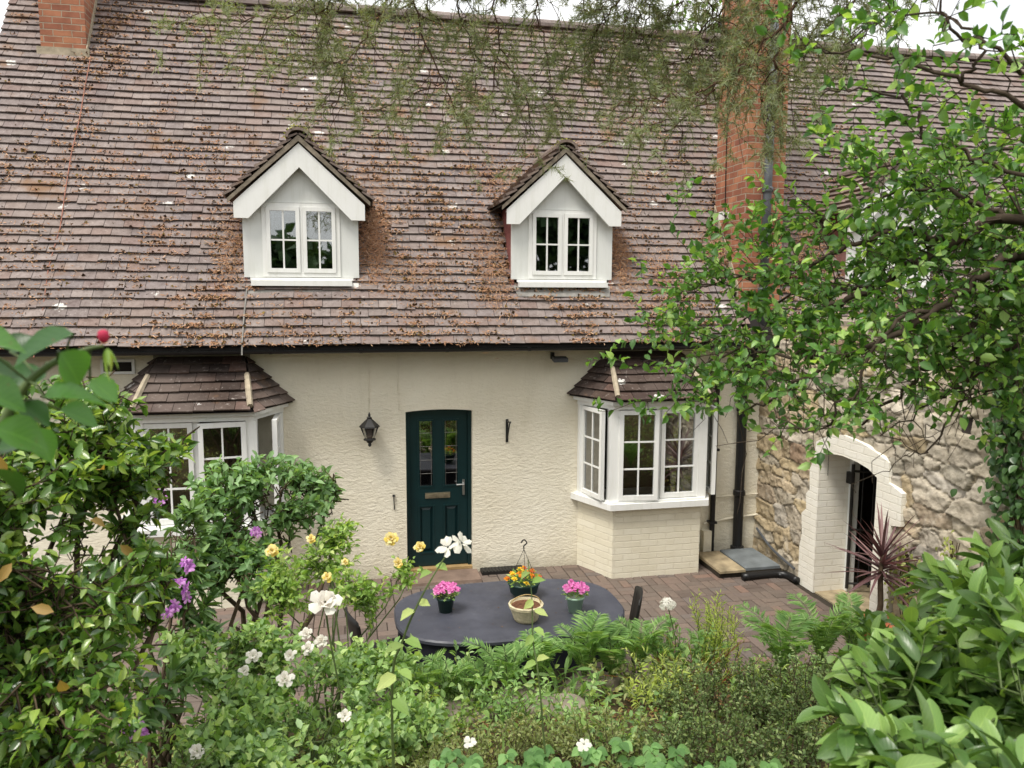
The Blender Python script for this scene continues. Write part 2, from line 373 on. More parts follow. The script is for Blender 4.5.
for i in range(-22, 25):
    for j in range(-18, 0):
        x, y = i*2*U, j*2*U
        if x+2*U > 5.19 or x < -4.6: continue
        if (i+j) % 2:
            paver(x, y, 2*U, U); paver(x, y+U, 2*U, U)
        else:
            paver(x, y, U, 2*U); paver(x+U, y, U, 2*U)
tag(link_mesh('patio', pv, pf, PAVERS), kind='structure')

# ------------------------------------------------------------------ cottage
def plate(mb, xs, zs, y0, y1, hole):       # wall slab with rectangular openings
    nx_, nz_ = len(xs)-1, len(zs)-1
    sol = [[not hole((xs[i]+xs[i+1])/2, (zs[j]+zs[j+1])/2) for j in range(nz_)] for i in range(nx_)]
    for i in range(nx_):
        for j in range(nz_):
            if not sol[i][j]: continue
            a, b, c, d = xs[i], xs[i+1], zs[j], zs[j+1]
            mb.add([(a, y0, c), (b, y0, c), (b, y0, d), (a, y0, d)], [(0, 1, 2, 3)])
            mb.add([(a, y1, c), (b, y1, c), (b, y1, d), (a, y1, d)], [(3, 2, 1, 0)])
            if i == 0 or not sol[i-1][j]: mb.add([(a, y0, c), (a, y1, c), (a, y1, d), (a, y0, d)], [(3, 2, 1, 0)])
            if i == nx_-1 or not sol[i+1][j]: mb.add([(b, y0, c), (b, y1, c), (b, y1, d), (b, y0, d)], [(0, 1, 2, 3)])
            if j == 0 or not sol[i][j-1]: mb.add([(a, y0, c), (b, y0, c), (b, y1, c), (a, y1, c)], [(3, 2, 1, 0)])
            if j == nz_-1 or not sol[i][j+1]: mb.add([(a, y0, d), (b, y0, d), (b, y1, d), (a, y1, d)], [(0, 1, 2, 3)])
house = thing('cottage', 'cream rendered cottage with brown tiled roof, white dormers and dark green door', 'cottage', (0, 0, 0))
HX0, HX1 = -4.1, 12.0
EY, EZ, TP = -.35, 2.80, math.radians(56)
RY, RZ = 2.69, 7.30
TAN = math.tan(TP)
def roofz(y): return EZ+(y-EY)*TAN
BAYS = (-1.59, 3.55)
DORM = (-.505, 2.52, 7.0)
DX0, DX1 = .62, 1.41
w = MB()
holes = [(DX0, DX1, .0, 2.02)]+[(c-.56, c+.56, .92, 2.08) for c in BAYS]
xs = sorted({HX0, HX1, *[h for q in holes for h in q[:2]]}); zs = sorted({-.1, EZ+.25, *[h for q in holes for h in q[2:]]})
plate(w, xs, zs, 0, .30, lambda x, z: any(a < x < b and c < z < d for a, b, c, d in holes))
N = 10                                       # shallow arch over the door
for k in range(N):
    a, b = DX0+(DX1-DX0)*k/N, DX0+(DX1-DX0)*(k+1)/N
    f = lambda x: 2.02-.022*(2*(x-DX0)/(DX1-DX0)-1)**2
    w.add([(a, 0, f(a)), (b, 0, f(b)), (b, 0, 2.02), (a, 0, 2.02), (a, .3, f(a)), (b, .3, f(b))], [(0, 1, 2, 3), (0, 4, 5, 1)])
for x in (HX0, HX1-.3):                      # gable ends
    w.slab([(x, .30, -.1), (x, 5.1, -.1), (x, 5.1, EZ), (x, RY, RZ-.12), (x, .30, EZ+.55)], (.3, 0, 0))
w.box(HX0+.3, HX1-.3, 5.1, 5.38, -.1, EZ)
w.build('wall', RENDER, house)
rm = MB()                                    # rooms behind the openings
rm.box(HX0+.31, HX1-.31, .31, 5.09, .012, .03); rm.box(HX0+.31, HX1-.31, .31, 5.09, 2.45, 2.6)
rm.box(-.3, -.2, .31, 5.09, .03, 2.45); rm.box(2.2, 2.3, .31, 5.09, .03, 2.45); rm.box(HX0+.31, HX1-.31, 3.4, 3.5, .03, 2.45); rm.box(5.3, 5.4, .31, 3.4, .03, 2.45)
rm.build('room', PLASTER, house)

def tile_face(mb, e0, e1, t0, t1, nc, tw, skip=None, th=.018, seed=0, lift=.016):
    e0, e1, t0, t1 = (np.asarray(k, float) for k in (e0, e1, t0, t1))
    nn = nrm(np.cross(e1-e0, t0-e0)); R = random.Random(seed)
    for i in range(nc):
        s0, s1 = i/nc, min(1.0, (i+1.22)/nc)
        L0, R0, L1, R1 = e0+(t0-e0)*s0, e1+(t1-e1)*s0, e0+(t0-e0)*s1, e1+(t1-e1)*s1
        ax = nrm(e1-e0); wid = np.dot(R0-L0, ax); wid1 = np.dot(R1-L1, ax)
        o = -(tw*.5 if i % 2 else 0)-R.uniform(0, .02)
        off1 = np.dot(L1-L0, ax); up = (L1-L0)-ax*off1
        x = o
        while x < wid-.01:
            a, b = max(0, x)+.0025, min(wid, x+tw)-.0025; x += tw
            if b-a < .02: continue
            a1, b1 = max(a, off1), min(b, off1+wid1)
            if b1-a1 < .004: a1 = b1 = min(max((a+b)/2, off1), off1+wid1); b1 += .004
            if skip and skip(L0+ax*(a+b)/2+up*.5): continue
            h0 = lift*2.0+R.uniform(-.004, .005); h1 = lift*.6; sl = R.uniform(-.008, .005); tl = R.uniform(-.004, .004); sl -= (.035 if R.random() < .012 else 0)
            pA = L0+ax*a+up*sl*5; pB = L0+ax*b+up*(sl+tl)*5; pC = L0+ax*b1+up; pD = L0+ax*a1+up
            top = [pA+nn*(h0+th), pB+nn*(h0+th+tl), pC+nn*(h1+th*.4), pD+nn*(h1+th*.4)]
            bot = [pA+nn*h0, pB+nn*(h0+tl), pC+nn*h1*.2, pD+nn*h1*.2]
            mb.add(top+bot, [(0, 1, 2, 3), (4, 5, 1, 0), (5, 6, 2, 1), (7, 4, 0, 3)])
def in_dormer(p):
    for c in DORM:
        if abs(p[0]-c) < .60 and .10 < p[1] < 1.25 and p[2] < 5.02-abs(p[0]-c)*.95: return True
    return 4.8 < p[0] < 5.32 and p[1] < .72
rt = MB(); NCR = 46
sk = RY-EY
def sag(v):                                   # an old roof: slight waves and dips
    v = np.array(v); n = V(0, -math.sin(TP), math.cos(TP))
    return v
tile_face(rt, (HX0-.08, EY, EZ), (HX1+.1, EY, EZ), (HX0-.08, RY, RZ), (HX1+.1, RY, RZ), NCR, .205, in_dormer, seed=3)
rv = np.array(rt.v)
wav = np.array([0.024*mnoise.noise(Vector((p[0]*.55, p[2]*.8, 1)))+.012*mnoise.noise(Vector((p[0]*2.2, p[2]*2.2, 5))) for p in rv])
rv = rv+wav[:, None]*V(0, -math.sin(TP), math.cos(TP)); rt.v = rv
roof = link_mesh('roof', rv, rt.f, TILES, house)
ub = MB()                                     # underlay, open inside the dormers
for i in range(NCR):
    y0, y1 = EY+sk*i/NCR, EY+sk*(i+1)/NCR
    cuts = [HX0-.08]
    for c in DORM:
        hw = min(.6, max(0, (5.02-roofz((y0+y1)/2))/.95))
        if .10 < (y0+y1)/2 < 1.25 and hw > 0: cuts += [c-hw, c+hw]
    cuts.append(HX1+.1)
    for a, b in zip(cuts[0::2], cuts[1::2]):
        ub.add([(a, y0, roofz(y0)-.03), (b, y0, roofz(y0)-.03), (b, y1, roofz(y1)-.03), (a, y1, roofz(y1)-.03)], [(0, 1, 2, 3)])
ub.add([(HX0-.08, RY, RZ-.03), (HX1+.1, RY, RZ-.03), (HX1+.1, 5.75, EZ-.05), (HX0-.08, 5.75, EZ-.05)], [(0, 1, 2, 3)])
ub.build('underlay', UNDER, roof)
rd = MB()
x = HX0-.1
while x < HX1:
    l = .44; z = RZ+.02+random.uniform(-.006, .006)
    pr = [(.13*math.cos(a), .10*math.sin(a)) for a in np.linspace(-.25, math.pi+.25, 9)]
    rd.slab([(x+.004, RY+a, z+b) for a, b in pr], (l-.012, 0, 0)); x += l
rd.build('ridge_tile', TILES, roof)
# eaves: fascia, gutter
fb = MB(); fb.box(HX0, HX1, -.30, -.27, EZ-.075, EZ-.01); fb.box(HX0, HX1, -.27, -.002, EZ-.055, EZ-.03); fb.build('fascia', BLACK, house)
g = MB()
pr = [(-.36+.040*math.cos(a), EZ-.035+.040*math.sin(a)) for a in np.linspace(math.pi, 2*math.pi, 9)]
pr += [(-.36+.035*math.cos(a), EZ-.035+.035*math.sin(a)) for a in np.linspace(2*math.pi, math.pi, 9)]
g.slab([(HX0-.05, a, b) for a, b in pr], (HX1-HX0+.1, 0, 0))
for x in np.arange(HX0+.4, HX1, .95):
    q = [(-.36+.045*math.cos(a), EZ-.034+.045*math.sin(a)) for a in np.linspace(math.pi, 2*math.pi, 9)]+[(-.298, EZ-.02), (-.422, EZ-.02)]
    g.slab([(x, a, b) for a, b in q[:9]], (.035, 0, 0))
g.build('gutter', BLACK, house)

# front door
fr = MB(); fr.box(DX0+.001, DX0+.045, .075, .16, .06, 2.0); fr.box(DX1-.045, DX1-.001, .075, .16, .06, 2.0); fr.box(DX0+.045, DX1-.045, .075, .16, 1.965, 2.018)
fr.build('door_frame', DOORG, house)
dx0, dx1, dz0, dz1 = DX0+.048, DX1-.048, .085, 1.962
pan = [(dx0+.10, (dx0+dx1)/2-.055, 1.06, 1.885), ((dx0+dx1)/2+.055, dx1-.10, 1.06, 1.885), (dx0+.10, (dx0+dx1)/2-.055, .24, .84), ((dx0+dx1)/2+.055, dx1-.10, .24, .84)]
d = MB(); plate(d, sorted({dx0, dx1, *[k for q in pan for k in q[:2]]}), sorted({dz0, dz1, *[k for q in pan for k in q[2:]]}), .105, .150,
                lambda x, z: any(a < x < b and c < z < e for a, b, c, e in pan))
for a, b, c, e in pan:                       # mouldings round each panel
    for q in ((a, b, c, c+.018), (a, b, e-.018, e), (a, a+.018, c+.018, e-.018), (b-.018, b, c+.018, e-.018)):
        d.box(q[0], q[1], .097, .115, q[2], q[3])
for a, b, c, e in pan[2:]:
    d.box(a, b, .132, .14, c, e); d.add([(a+.03, .131, c+.03), (b-.03, .131, c+.03), (b-.03, .131, e-.03), (a+.03, .131, e-.03), (a+.055, .118, c+.06), (b-.055, .118, c+.06), (b-.055, .118, e-.06), (a+.055, .118, e-.06)],
          [(4, 5, 6, 7), (0, 1, 5, 4), (1, 2, 6, 5), (2, 3, 7, 6), (3, 0, 4, 7)])
door = d.build('front_door', DOORG, house)
for a, b, c, e in pan[:2]:
    p = MB(); p.box(a, b, .126, .130, c, e); p.build('glass_pane', DGLASS, door)
    le = MB()
    for k in range(1, 5): le.box(a+.018, b-.018, .121, .1255, c+(e-c)*k/5-.002, c+(e-c)*k/5+.002)
    le.box(a+.030, a+.033, .121, .1255, c+.018, e-.018); le.box(b-.033, b-.030, .121, .1255, c+.018, e-.018)
    le.build('leading', LEAD, door)
lb = MB(); lb.box(.85, 1.15, .093, .104, .925, .992); lb.box(.88, 1.12, .086, .0925, .942, .975); lb.build('letterbox', BRASS, door)
hd = MB(); hd.box(dx1-.062, dx1-.035, .092, .104, .95, 1.14); hd.tube([(dx1-.048, .10, 1.09), (dx1-.048, .055, 1.09), (dx1-.14, .05, 1.09)], .009, 8); hd.build('door_handle', CHROME, door)
th = MB(); th.box(DX0+.001, DX1-.001, .02, .17, .045, .075); th.build('threshold', plain('worn timber', srgb('a58a5f'), .7, .2), house)
st = MB(); st.add([(DX0-.12, -.36, 0), (DX1+.06, -.36, 0), (DX1+.06, .28, 0), (DX0-.12, .28, 0), (DX0-.11, -.35, .042), (DX1+.05, -.35, .042), (DX1+.05, .28, .042), (DX0-.11, .28, .042)],
                  [(4, 5, 6, 7), (0, 1, 5, 4), (1, 2, 6, 5), (3, 0, 4, 7)])
tag(st.build('doorstep', plain('worn brown stone step', srgb('7c6a5e'), .85, .2, .3, 6, .4)), 'low worn brown stone step in front of the green door', 'step')

# casements: built in a frame whose x runs along the facet, hinge moves allowed
def frame_of(p0, p1):
    p0, p1 = V(*p0, 0), V(*p1, 0); X = nrm(p1-p0); return p0, X, V(X[1], -X[0], 0), float(np.linalg.norm(p1-p0))   # third: outward
def casement(parent, o, X, Oy, w_, z0, z1, cols, rows, fw=.05, depth=.05, name='casement', bar=.018, pane_name='pane'):
    m = MB(); Z = V(0, 0, 1); o = np.asarray(o, float); T = -Oy*depth
    def bx(a, b, c, e, f=0, dd=1.0): m.cbox(o+X*a+Z*c+T*f, X*(b-a), T*dd, Z*(e-c))
    bx(0, fw, z0, z1); bx(w_-fw, w_, z0, z1); bx(fw, w_-fw, z0, z0+fw*1.15); bx(fw, w_-fw, z1-fw, z1)
    for k in range(1, cols): c = fw+(w_-2*fw)*k/cols; bx(c-bar/2, c+bar/2, z0+fw, z1-fw, .25, .5)
    for k in range(1, rows):
        c = z0+fw+(z1-z0-2*fw)*k/rows
        for q in range(cols):
            a = fw+(w_-2*fw)*q/cols; b = fw+(w_-2*fw)*(q+1)/cols
            bx(a+(bar/2 if q else 0), b-(bar/2 if q < cols-1 else 0), c-bar/2, c+bar/2, .26, .48)
    m.build(name, WHITE, parent)
    q = MB(); q.cbox(o+X*fw+Z*(z0+fw)+T*.45, X*(w_-2*fw), T*.08, Z*(z1-z0-2*fw)); q.build(pane_name, GLASS, parent)
def swing(X, Oy, ang):                        # rotate about z
    c, s = math.cos(ang), math.sin(ang); R_ = np.array([[c, -s, 0], [s, c, 0], [0, 0, 1]]); return R_@X, R_@Oy
def bay(cx, open_front, open_left, open_right):
    pl = [(cx-.82, 0.0), (cx-.555, -.56), (cx+.555, -.56), (cx+.82, 0.0)]
    def off(dd, back=.002):                   # offset plan
        return [(cx-.82-dd*1.1, -back), (cx-.555-dd*.75, -.56-dd), (cx+.555+dd*.75, -.56-dd), (cx+.82+dd*1.1, -back)]
    b = MB(); b.prism([(x, y if y else -.001) for x, y in pl], 0.0, .86)
    body = b.build('bay_window', PBRICK, house)
    s = MB(); s.prism(off(.085), .862, .935); s.prism(off(.045), .937, .957); s.build('sill', WHITE, body)
    h = MB(); h.prism(off(.02), 2.045, 2.10); h.prism(off(.07), 2.102, 2.165); h.build('head_fascia', WHITE, body)
    p = MB()
    for (x, y) in (pl[1], pl[2]): p.box(x-.055, x+.055, y-.012, y+.10, .958, 2.044)
    for sx in (-1, 1): p.box(cx+sx*.80-.035, cx+sx*.80+.035, -.085, -.002, .958, 2.044)
    p.box(cx-.03, cx+.03, -.545, -.47, .958, 2.044)
    p.build('corner_post', WHITE, body)
    for k in range(2):                        # front lights
        o, X, Oy, L = frame_of((cx-.50+.53*k, -.565), (cx-.03+.53*k, -.565))
        a = open_front[k]
        if a:
            piv = o if a < 0 else o+X*L
            X2, O2 = swing(X, Oy, a); o2 = o if a < 0 else piv-X2*L
            casement(body, o2+O2*.03, X2, O2, L, .965, 2.035, 2, 3)
        else: casement(body, o, X, Oy, L, .965, 2.035, 2, 3)
    o, X, Oy, L = frame_of(pl[0], pl[1]); o = o+X*.085+Oy*.005; L -= .16
    if open_left: X, Oy = swing(X, Oy, -open_left); o = o+Oy*.02
    casement(body, o, X, Oy, L, .965, 2.035, 2, 3, .045)
    o, X, Oy, L = frame_of(pl[2], pl[3]); o = o+X*.075+Oy*.005; L -= .16; e = o+X*L
    if open_right: X, Oy = swing(X, Oy, open_right); o = e-X*L+Oy*.02
    casement(body, o, X, Oy, L, .965, 2.035, 2, 3, .045)
    A, B, C_, D_ = (cx-.95, .0, 2.15), (cx-.575, -.71, 2.15), (cx+.575, -.71, 2.15), (cx+.95, .0, 2.15)
    T0, T1 = (cx-.45, -.0, 2.67), (cx+.45, -.0, 2.67)
    t = MB(); tile_face(t, B, C_, T0, T1, 6, .20, seed=7); tile_face(t, A, B, T0, (cx-.449, -.001, 2.67), 6, .20, seed=8); tile_face(t, C_, D_, (cx+.449, -.001, 2.67), T1, 6, .20, seed=9)
    t.build('bay_roof', BAYTILES, body)
    u = MB(); u.add([A, B, C_, D_, T0, T1], [(1, 2, 5, 4), (0, 1, 4), (2, 3, 5), (3, 2, 1, 0)]); u.build('roof_board', UNDER, body)
    for e, tp in ((B, T0), (C_, T1)):
        hp = MB(); e, tp = V(*e), V(*tp); hp.tube([e+(tp-e)*.06+V(0, -.02, .035), e+(tp-e)*.35+V(0, -.02, .04), e+(tp-e)*.62+V(0, -.02, .036)], [.030, .034, .028], 6)
        hp.build('hip_mortar', MORTAR, body)
    fl = MB(); fl.slab([(cx-.5, -.004, 2.655), (cx+.5, -.004, 2.655), (cx+.5, -.004, 2.72), (cx-.5, -.004, 2.72)], (0, -.01, 0)); fl.build('flashing', LEAD, body)
    return body
bay(BAYS[0], (0, .16), .0, .45)
bay(BAYS[1], (-.10, 0), .22, .32)

# dormers
def dormer(cx, front=.08):
    yr = lambda z: (z-EZ)/TAN+EY
    b = MB(); hw = .625
    zt = 4.98; ze = 4.36
    x0, x1, z0, z1 = cx-.42, cx+.42, 3.555, 4.365     # window opening
    zb = roofz(front)+.05
    def top(x): return zt-abs(x-cx)*.905
    for (a, c) in ((cx-hw, x0), (x1, cx+hw)):
        b.slab([(a, front, zb+.06), (c, front, zb+.06), (c, front, top(c)), (a, front, top(a))], (0, .04, 0))
    b.slab([(x0, front, z1), (x1, front, z1), (x1, front, top(x1)), (cx, front, zt), (x0, front, top(x0))], (0, .04, 0))
    b.slab([(x0, front, zb+.0), (x1, front, zb+.0), (x1, front, z0), (x0, front, z0)], (0, .04, 0))
    b.box(cx-hw+.002, cx+hw-.002, front-.012, front-.001, z1+.003, z1+.016)
    body = b.build('dormer', CLAD, house)
    for s_ in (-1, 1):
        ck = MB(); xx = cx+s_*(hw-.001)
        ck.slab([(xx, front+.005, roofz(front)-.1), (xx, front+.005, ze+.04), (xx, yr(ze+.04)+.05, ze+.04)], (-s_*.03, 0, 0)); ck.build('cheek', CHEEK, body)
    fo = front-.10
    for s_ in (-1, 1):
        bb = MB(); ex = cx+s_*.70
        bb.slab([(cx, fo, 5.00), (ex, fo, 4.355), (ex, fo, 4.185), (cx+s_*.55, fo, 4.185), (cx, fo, 4.745)], (0, .035, 0)); bb.build('bargeboard', WHITE, body)
    sf = MB()                                  # soffit behind the bargeboards
    for s_ in (-1, 1): sf.slab([(cx+s_*.01, fo+.036, 4.955), (cx+s_*.695, fo+.036, 4.325), (cx+s_*.695, front-.001, 4.325), (cx+s_*.01, front-.001, 4.955)], (0, 0, .012))
    sf.build('soffit', WHITE, body)
    t = MB(); lo = fo-.03
    eL, tz, ez = .77, 5.09, 4.395
    tile_face(t, (cx-eL, yr(ez)+.1, ez), (cx-eL, lo, ez), (cx, yr(tz)+.1, tz), (cx, lo, tz), 9, .19, seed=21, th=.030)
    tile_face(t, (cx+eL, lo, ez), (cx+eL, yr(ez)+.1, ez), (cx, lo, tz), (cx, yr(tz)+.1, tz), 9, .19, seed=22, th=.030)
    t.build('dormer_roof', DTILES, body)
    u = MB(); u.slab([(cx-eL+.01, lo+.01, ez-.004), (cx, lo+.01, tz-.004), (cx+eL-.01, lo+.01, ez-.004), (cx+eL-.01, lo+.01, ez-.05), (cx, lo+.01, tz-.07), (cx-eL+.01, lo+.01, ez-.05)], (0, .03, 0))
    for s_ in (-1, 1): u.add([(cx+s_*eL, lo+.02, ez-.006), (cx+s_*eL, yr(ez)+.05, ez-.006), (cx, yr(tz)+.05, tz-.006), (cx, lo+.02, tz-.006)], [(0, 1, 2, 3)])
    u.build('verge_board', VERGE, body)
    r = MB(); y = lo-.02
    pr = [(.135*math.cos(a), .10*math.sin(a)) for a in np.linspace(-.1, math.pi+.1, 11)]+[(.105*math.cos(a), .07*math.sin(a)) for a in np.linspace(math.pi+.1, -.1, 11)]
    while y < yr(tz+.04)+.05: r.slab([(cx+a, y, tz-.028+c) for a, c in pr], (0, .29, 0)); y += .30
    r.build('ridge_tile', DTILES, body)
    wf = MB()
    for q in ((x0, x0+.045, z0, z1), (x1-.045, x1, z0, z1), (x0+.045, x1-.045, z0, z0+.045), (x0+.045, x1-.045, z1-.04, z1), (cx-.014, cx+.014, z0+.045, z1-.04)):
        wf.box(q[0], q[1], front-.014, front+.038, q[2], q[3])
    wf.build('window_frame', WHITE, body)
    for k in (0, 1):
        a, c = (x0+.047, cx-.016) if k == 0 else (cx+.016, x1-.047)
        casement(body, V(a, front-.026, 0), V(1, 0, 0), V(0, -1, 0), c-a, z0+.047, z1-.042, 2, 2, .042, .045)
    s = MB(); s.box(cx-.545, cx+.545, front-.10, front-.001, 3.455, 3.512); s.box(cx-.56, cx+.56, front-.015, front-.002, 3.514, 3.545); s.build('sill', WHITE, body)
    ap = MB(); ap.slab([(cx-.57, front-.10, roofz(front-.10)+.05), (cx+.57, front-.10, roofz(front-.10)+.05), (cx+.60, front-.02, roofz(front-.02)+.055), (cx-.60, front-.02, roofz(front-.02)+.055)], (0, -.006, .006))
    ap.build('lead_apron', LEAD, body)
    return body
for c in DORM: dormer(c)

# chimneys
c1 = MB(); c1.box(-3.68, -3.16, 2.02, 2.75, 5.9, 8.6); c1.box(-3.72, -3.12, 1.98, 2.79, 8.6, 8.75)
ch1 = c1.build('chimney', BRICK, house)
f = MB(); f.box(-3.72, -3.12, 1.985, 2.018, 6.20, 6.40)
f.slab([(-3.158, 2.0, 6.22), (-3.158, 2.6, roofz(2.6)-.05), (-3.158, 2.6, roofz(2.6)+.16), (-3.158, 2.0, 6.42)], (.012, 0, 0)); f.build('flashing', MORTAR, ch1)
p = MB(); p.lathe([(.13, 8.75), (.12, 9.1), (.15, 9.12), (.15, 9.2)], (-3.42, 2.4, 0)); p.build('chimney_pot', TERRA, ch1, True)
c2 = MB(); c2.box(4.80, 5.32, -.08, .72, 2.6, 9.0); c2.box(4.76, 5.36, -.12, .76, 9.0, 9.2)
ch2 = c2.build('chimney', BRICK, house)
f = MB(); f.slab([(4.798, .0, roofz(.0)-.1), (4.798, .72, roofz(.72)-.1), (4.798, .72, roofz(.72)+.17), (4.798, .0, roofz(0)+.17)], (-.012, 0, 0))
f.build('flashing', MORTAR, ch2)
p = MB(); p.tube([(5.055, -.15, 2.9), (5.055, -.15, 6.6)], .052, 14)
for z in (3.4, 4.62, 5.6): p.lathe([(.056, z), (.068, z+.01), (.068, z+.06), (.056, z+.07)], (5.055, -.15, 0), 14)
p.build('vent_pipe', GREYPIPE, ch2, True)
p = MB(); p.lathe([(.13, 9.2), (.12, 9.6), (.15, 9.62), (.15, 9.7)], (5.06, .3, 0)); p.build('chimney_pot', TERRA, ch2, True)
# pipes on the wall by the corner
p = MB(); p.tube([(4.52, -.06, .02), (4.52, -.06, 2.0), (4.52, -.10, 2.5)], .034, 10)
for z in (.45, 1.4): p.box(4.47, 4.57, -.10, -.003, z, z+.03)
p.build('downpipe', BLACK, house)
p = MB(); p.tube([(4.875, -.075, .06), (4.875, -.075, 2.3), (4.90, -.2, 2.62), (4.9, -.34, 2.74)], .062, 12); p.lathe([(.065, .05), (.085, .06), (.085, .13), (.065, .14)], (4.875, -.075, 0), 12)
for z in (.8, 1.9): p.lathe([(.065, z), (.077, z+.01), (.077, z+.07), (.065, z+.08)], (4.875, -.075, 0), 12)
p.build('downpipe', BLACK, house)
p = MB(); p.tube([(4.42, -.02, .44), (4.8, -.02, .49), (5.18, -.02, .52)], .014, 6); p.tube([(4.42, -.02, .78), (5.18, -.02, .80)], .008, 6); p.box(4.39, 4.50, -.10, -.002, .0, .36)
p.build('pipe_casing', RENDER, house)
p = MB(); p.tube([(.20, -.006, 2.0), (.205, -.006, 2.68)], .006, 5); p.tube([(.545, -.006, 2.03), (.53, -.006, 2.68)], .006, 5); p.build('wall_cable', RENDER, house)
# vent window up by the left eave
p = MB(); p.box(-2.62, -2.28, -.02, -.002, 2.50, 2.66); wv = p.build('vent_window', WHITE, house)
p = MB(); p.box(-2.59, -2.31, -.024, -.0205, 2.53, 2.63); p.build('vent_pane', UNDER, wv)
p = MB(); p.box(1.50, 2.02, -.16, -.003, .012, .05)
for k in range(12): p.box(1.515+k*.041, 1.535+k*.041, -.15, -.02, .05, .058)
tag(p.build('drain_grate', IRON), 'black slotted drain grate at the wall foot beside the doorstep', 'drain')

# ------------------------------------------------------------------ things on the walls and roof
lt = thing('wall_lantern', 'black six sided coach lantern on the cream wall left of the green door', 'lantern', (.20, -.14, 1.63))
def hexa(z0, r0, z1, r1, mb, c=(.20, -.14)): mb.lathe([(r0, z0), (r1, z1)], (c[0], c[1], 0), 6)
m = MB(); hexa(1.95, .025, 1.97, .03, m); m.lathe([(.025, 1.97), (.012, 1.985), (.016, 2.0), (.004, 2.03)], (.20, -.14, 0), 8)
m.lathe([(.118, 1.86), (.112, 1.875), (.055, 1.93), (.03, 1.955)], (.20, -.14, 0), 6); m.build('cap', IRON, lt)
m = MB()
for k in range(6):
    a0 = math.pi*k/3; a = V(.2+.10*math.cos(a0), -.14+.10*math.sin(a0), 1.865); b = V(.2+.045*math.cos(a0), -.14+.045*math.sin(a0), 1.725); m.tube([a, b], .007, 4)
m.lathe([(.066, 1.705), (.070, 1.715), (.066, 1.728)], (.2, -.14, 0), 6); m.lathe([(.045, 1.705), (.03, 1.68), (.016, 1.67), (.022, 1.65), (.006, 1.63)], (.2, -.14, 0), 8); m.build('cage', IRON, lt)
m = MB(); hexa(1.728, .056, 1.862, .092, m); m.build('glass', m_glass('lantern glass', (.35, .35, .33)), lt)
m = MB(); m.tube(bez([(.2, -.14, 1.70), (.2, -.08, 1.66), (.2, -.03, 1.70), (.2, -.012, 1.76)], 4), .009, 6); m.lathe([(.045, -.0), (.045, .012)], (0, 0, 0), 4)
m.v = [(x if i < len(m.v)-8 else .2+x, y if i < len(m.v)-8 else -.002-z, z if i < len(m.v)-8 else 1.78+y*1.5) for i, (x, y, z) in enumerate(m.v)]; m.build('bracket', IRON, lt)
m = MB(); m.box(1.815, 1.845, -.012, -.001, 1.60, 1.88); m.tube([(1.83, -.01, 1.86), (1.83, -.20, 1.865), (1.83, -.215, 1.88)], .009, 6); m.tube([(1.83, -.01, 1.63), (1.83, -.17, 1.855)], .008, 6)
own_origin(tag(m.build('basket_bracket', IRON), 'empty black hanging basket bracket on the wall right of the green door', 'bracket'))
m = MB(); m.tube([(.47, -.012, 1.02), (.47, -.03, 1.0), (.47, -.015, .98), (.475, -.014, .84)], .006, 6); m.lathe([(.018, 0), (.014, .02)], (.47, -.015, 1.0), 8)
own_origin(tag(m.build('wall_hook', IRON), 'small rusty iron hook on the wall at door handle height', 'hook'))
fl = thing('security_light', 'small grey security floodlight under the eaves left of the right bay', 'floodlight', (2.42, -.1, 2.6))
m = MB(); m.box(2.36, 2.40, -.05, -.003, 2.60, 2.68); m.tube([(2.38, -.04, 2.64), (2.40, -.12, 2.62)], .012, 6); m.build('mount', IRON, fl)
m = MB(); m.cbox((2.35, -.22, 2.575), (.17, 0, .0), (0, .11, .02), (0, -.01, .045)); m.build('lamp_head', GREYPIPE, fl)
sc_ = thing('security_camera', 'small white security camera on the side of the brick chimney stack', 'camera', (4.76, .39, 4.33))
m = MB(); m.box(4.70, 4.797, .32, .42, 4.33, 4.43); m.build('housing', WHITE, sc_)
m = MB(); m.lathe([(.022, 0), (.022, .012)], (0, 0, 0), 12); m.v = [(4.745+x, .319-z, 4.385+y) for x, y, z in m.v]; m.build('lens', BLACK, sc_)
m = MB(); m.tube([(4.79, .42, 4.4), (4.788, .44, 5.2), (4.788, .46, 6.4)], .006, 5); m.build('cable', BLACK, sc_)
def on_roof(x, y, o=.045): return V(x, y, roofz(y))+V(0, -math.sin(TP), math.cos(TP))*o
m = MB(); m.tube([on_roof(-3.10+.012*k*(k % 3-1)*.3, 2.0-k*.3) for k in range(8)]+[V(-3.12, -.40, 2.72)], .006, 5)
tag(m.build('aerial_cable', plain('faded red cable', srgb('9a6a5a'), .7, .2)), 'thin faded cable running down the roof below the left chimney', 'cable')
m = MB(); m.tube([on_roof(-1.10, .05), on_roof(-1.115, -.15), on_roof(-1.12, -.33), V(-1.12, -.42, 2.72)], .009, 5)
tag(m.build('lead_cable', LEAD), 'short grey cable on the roof below the left dormer', 'cable')

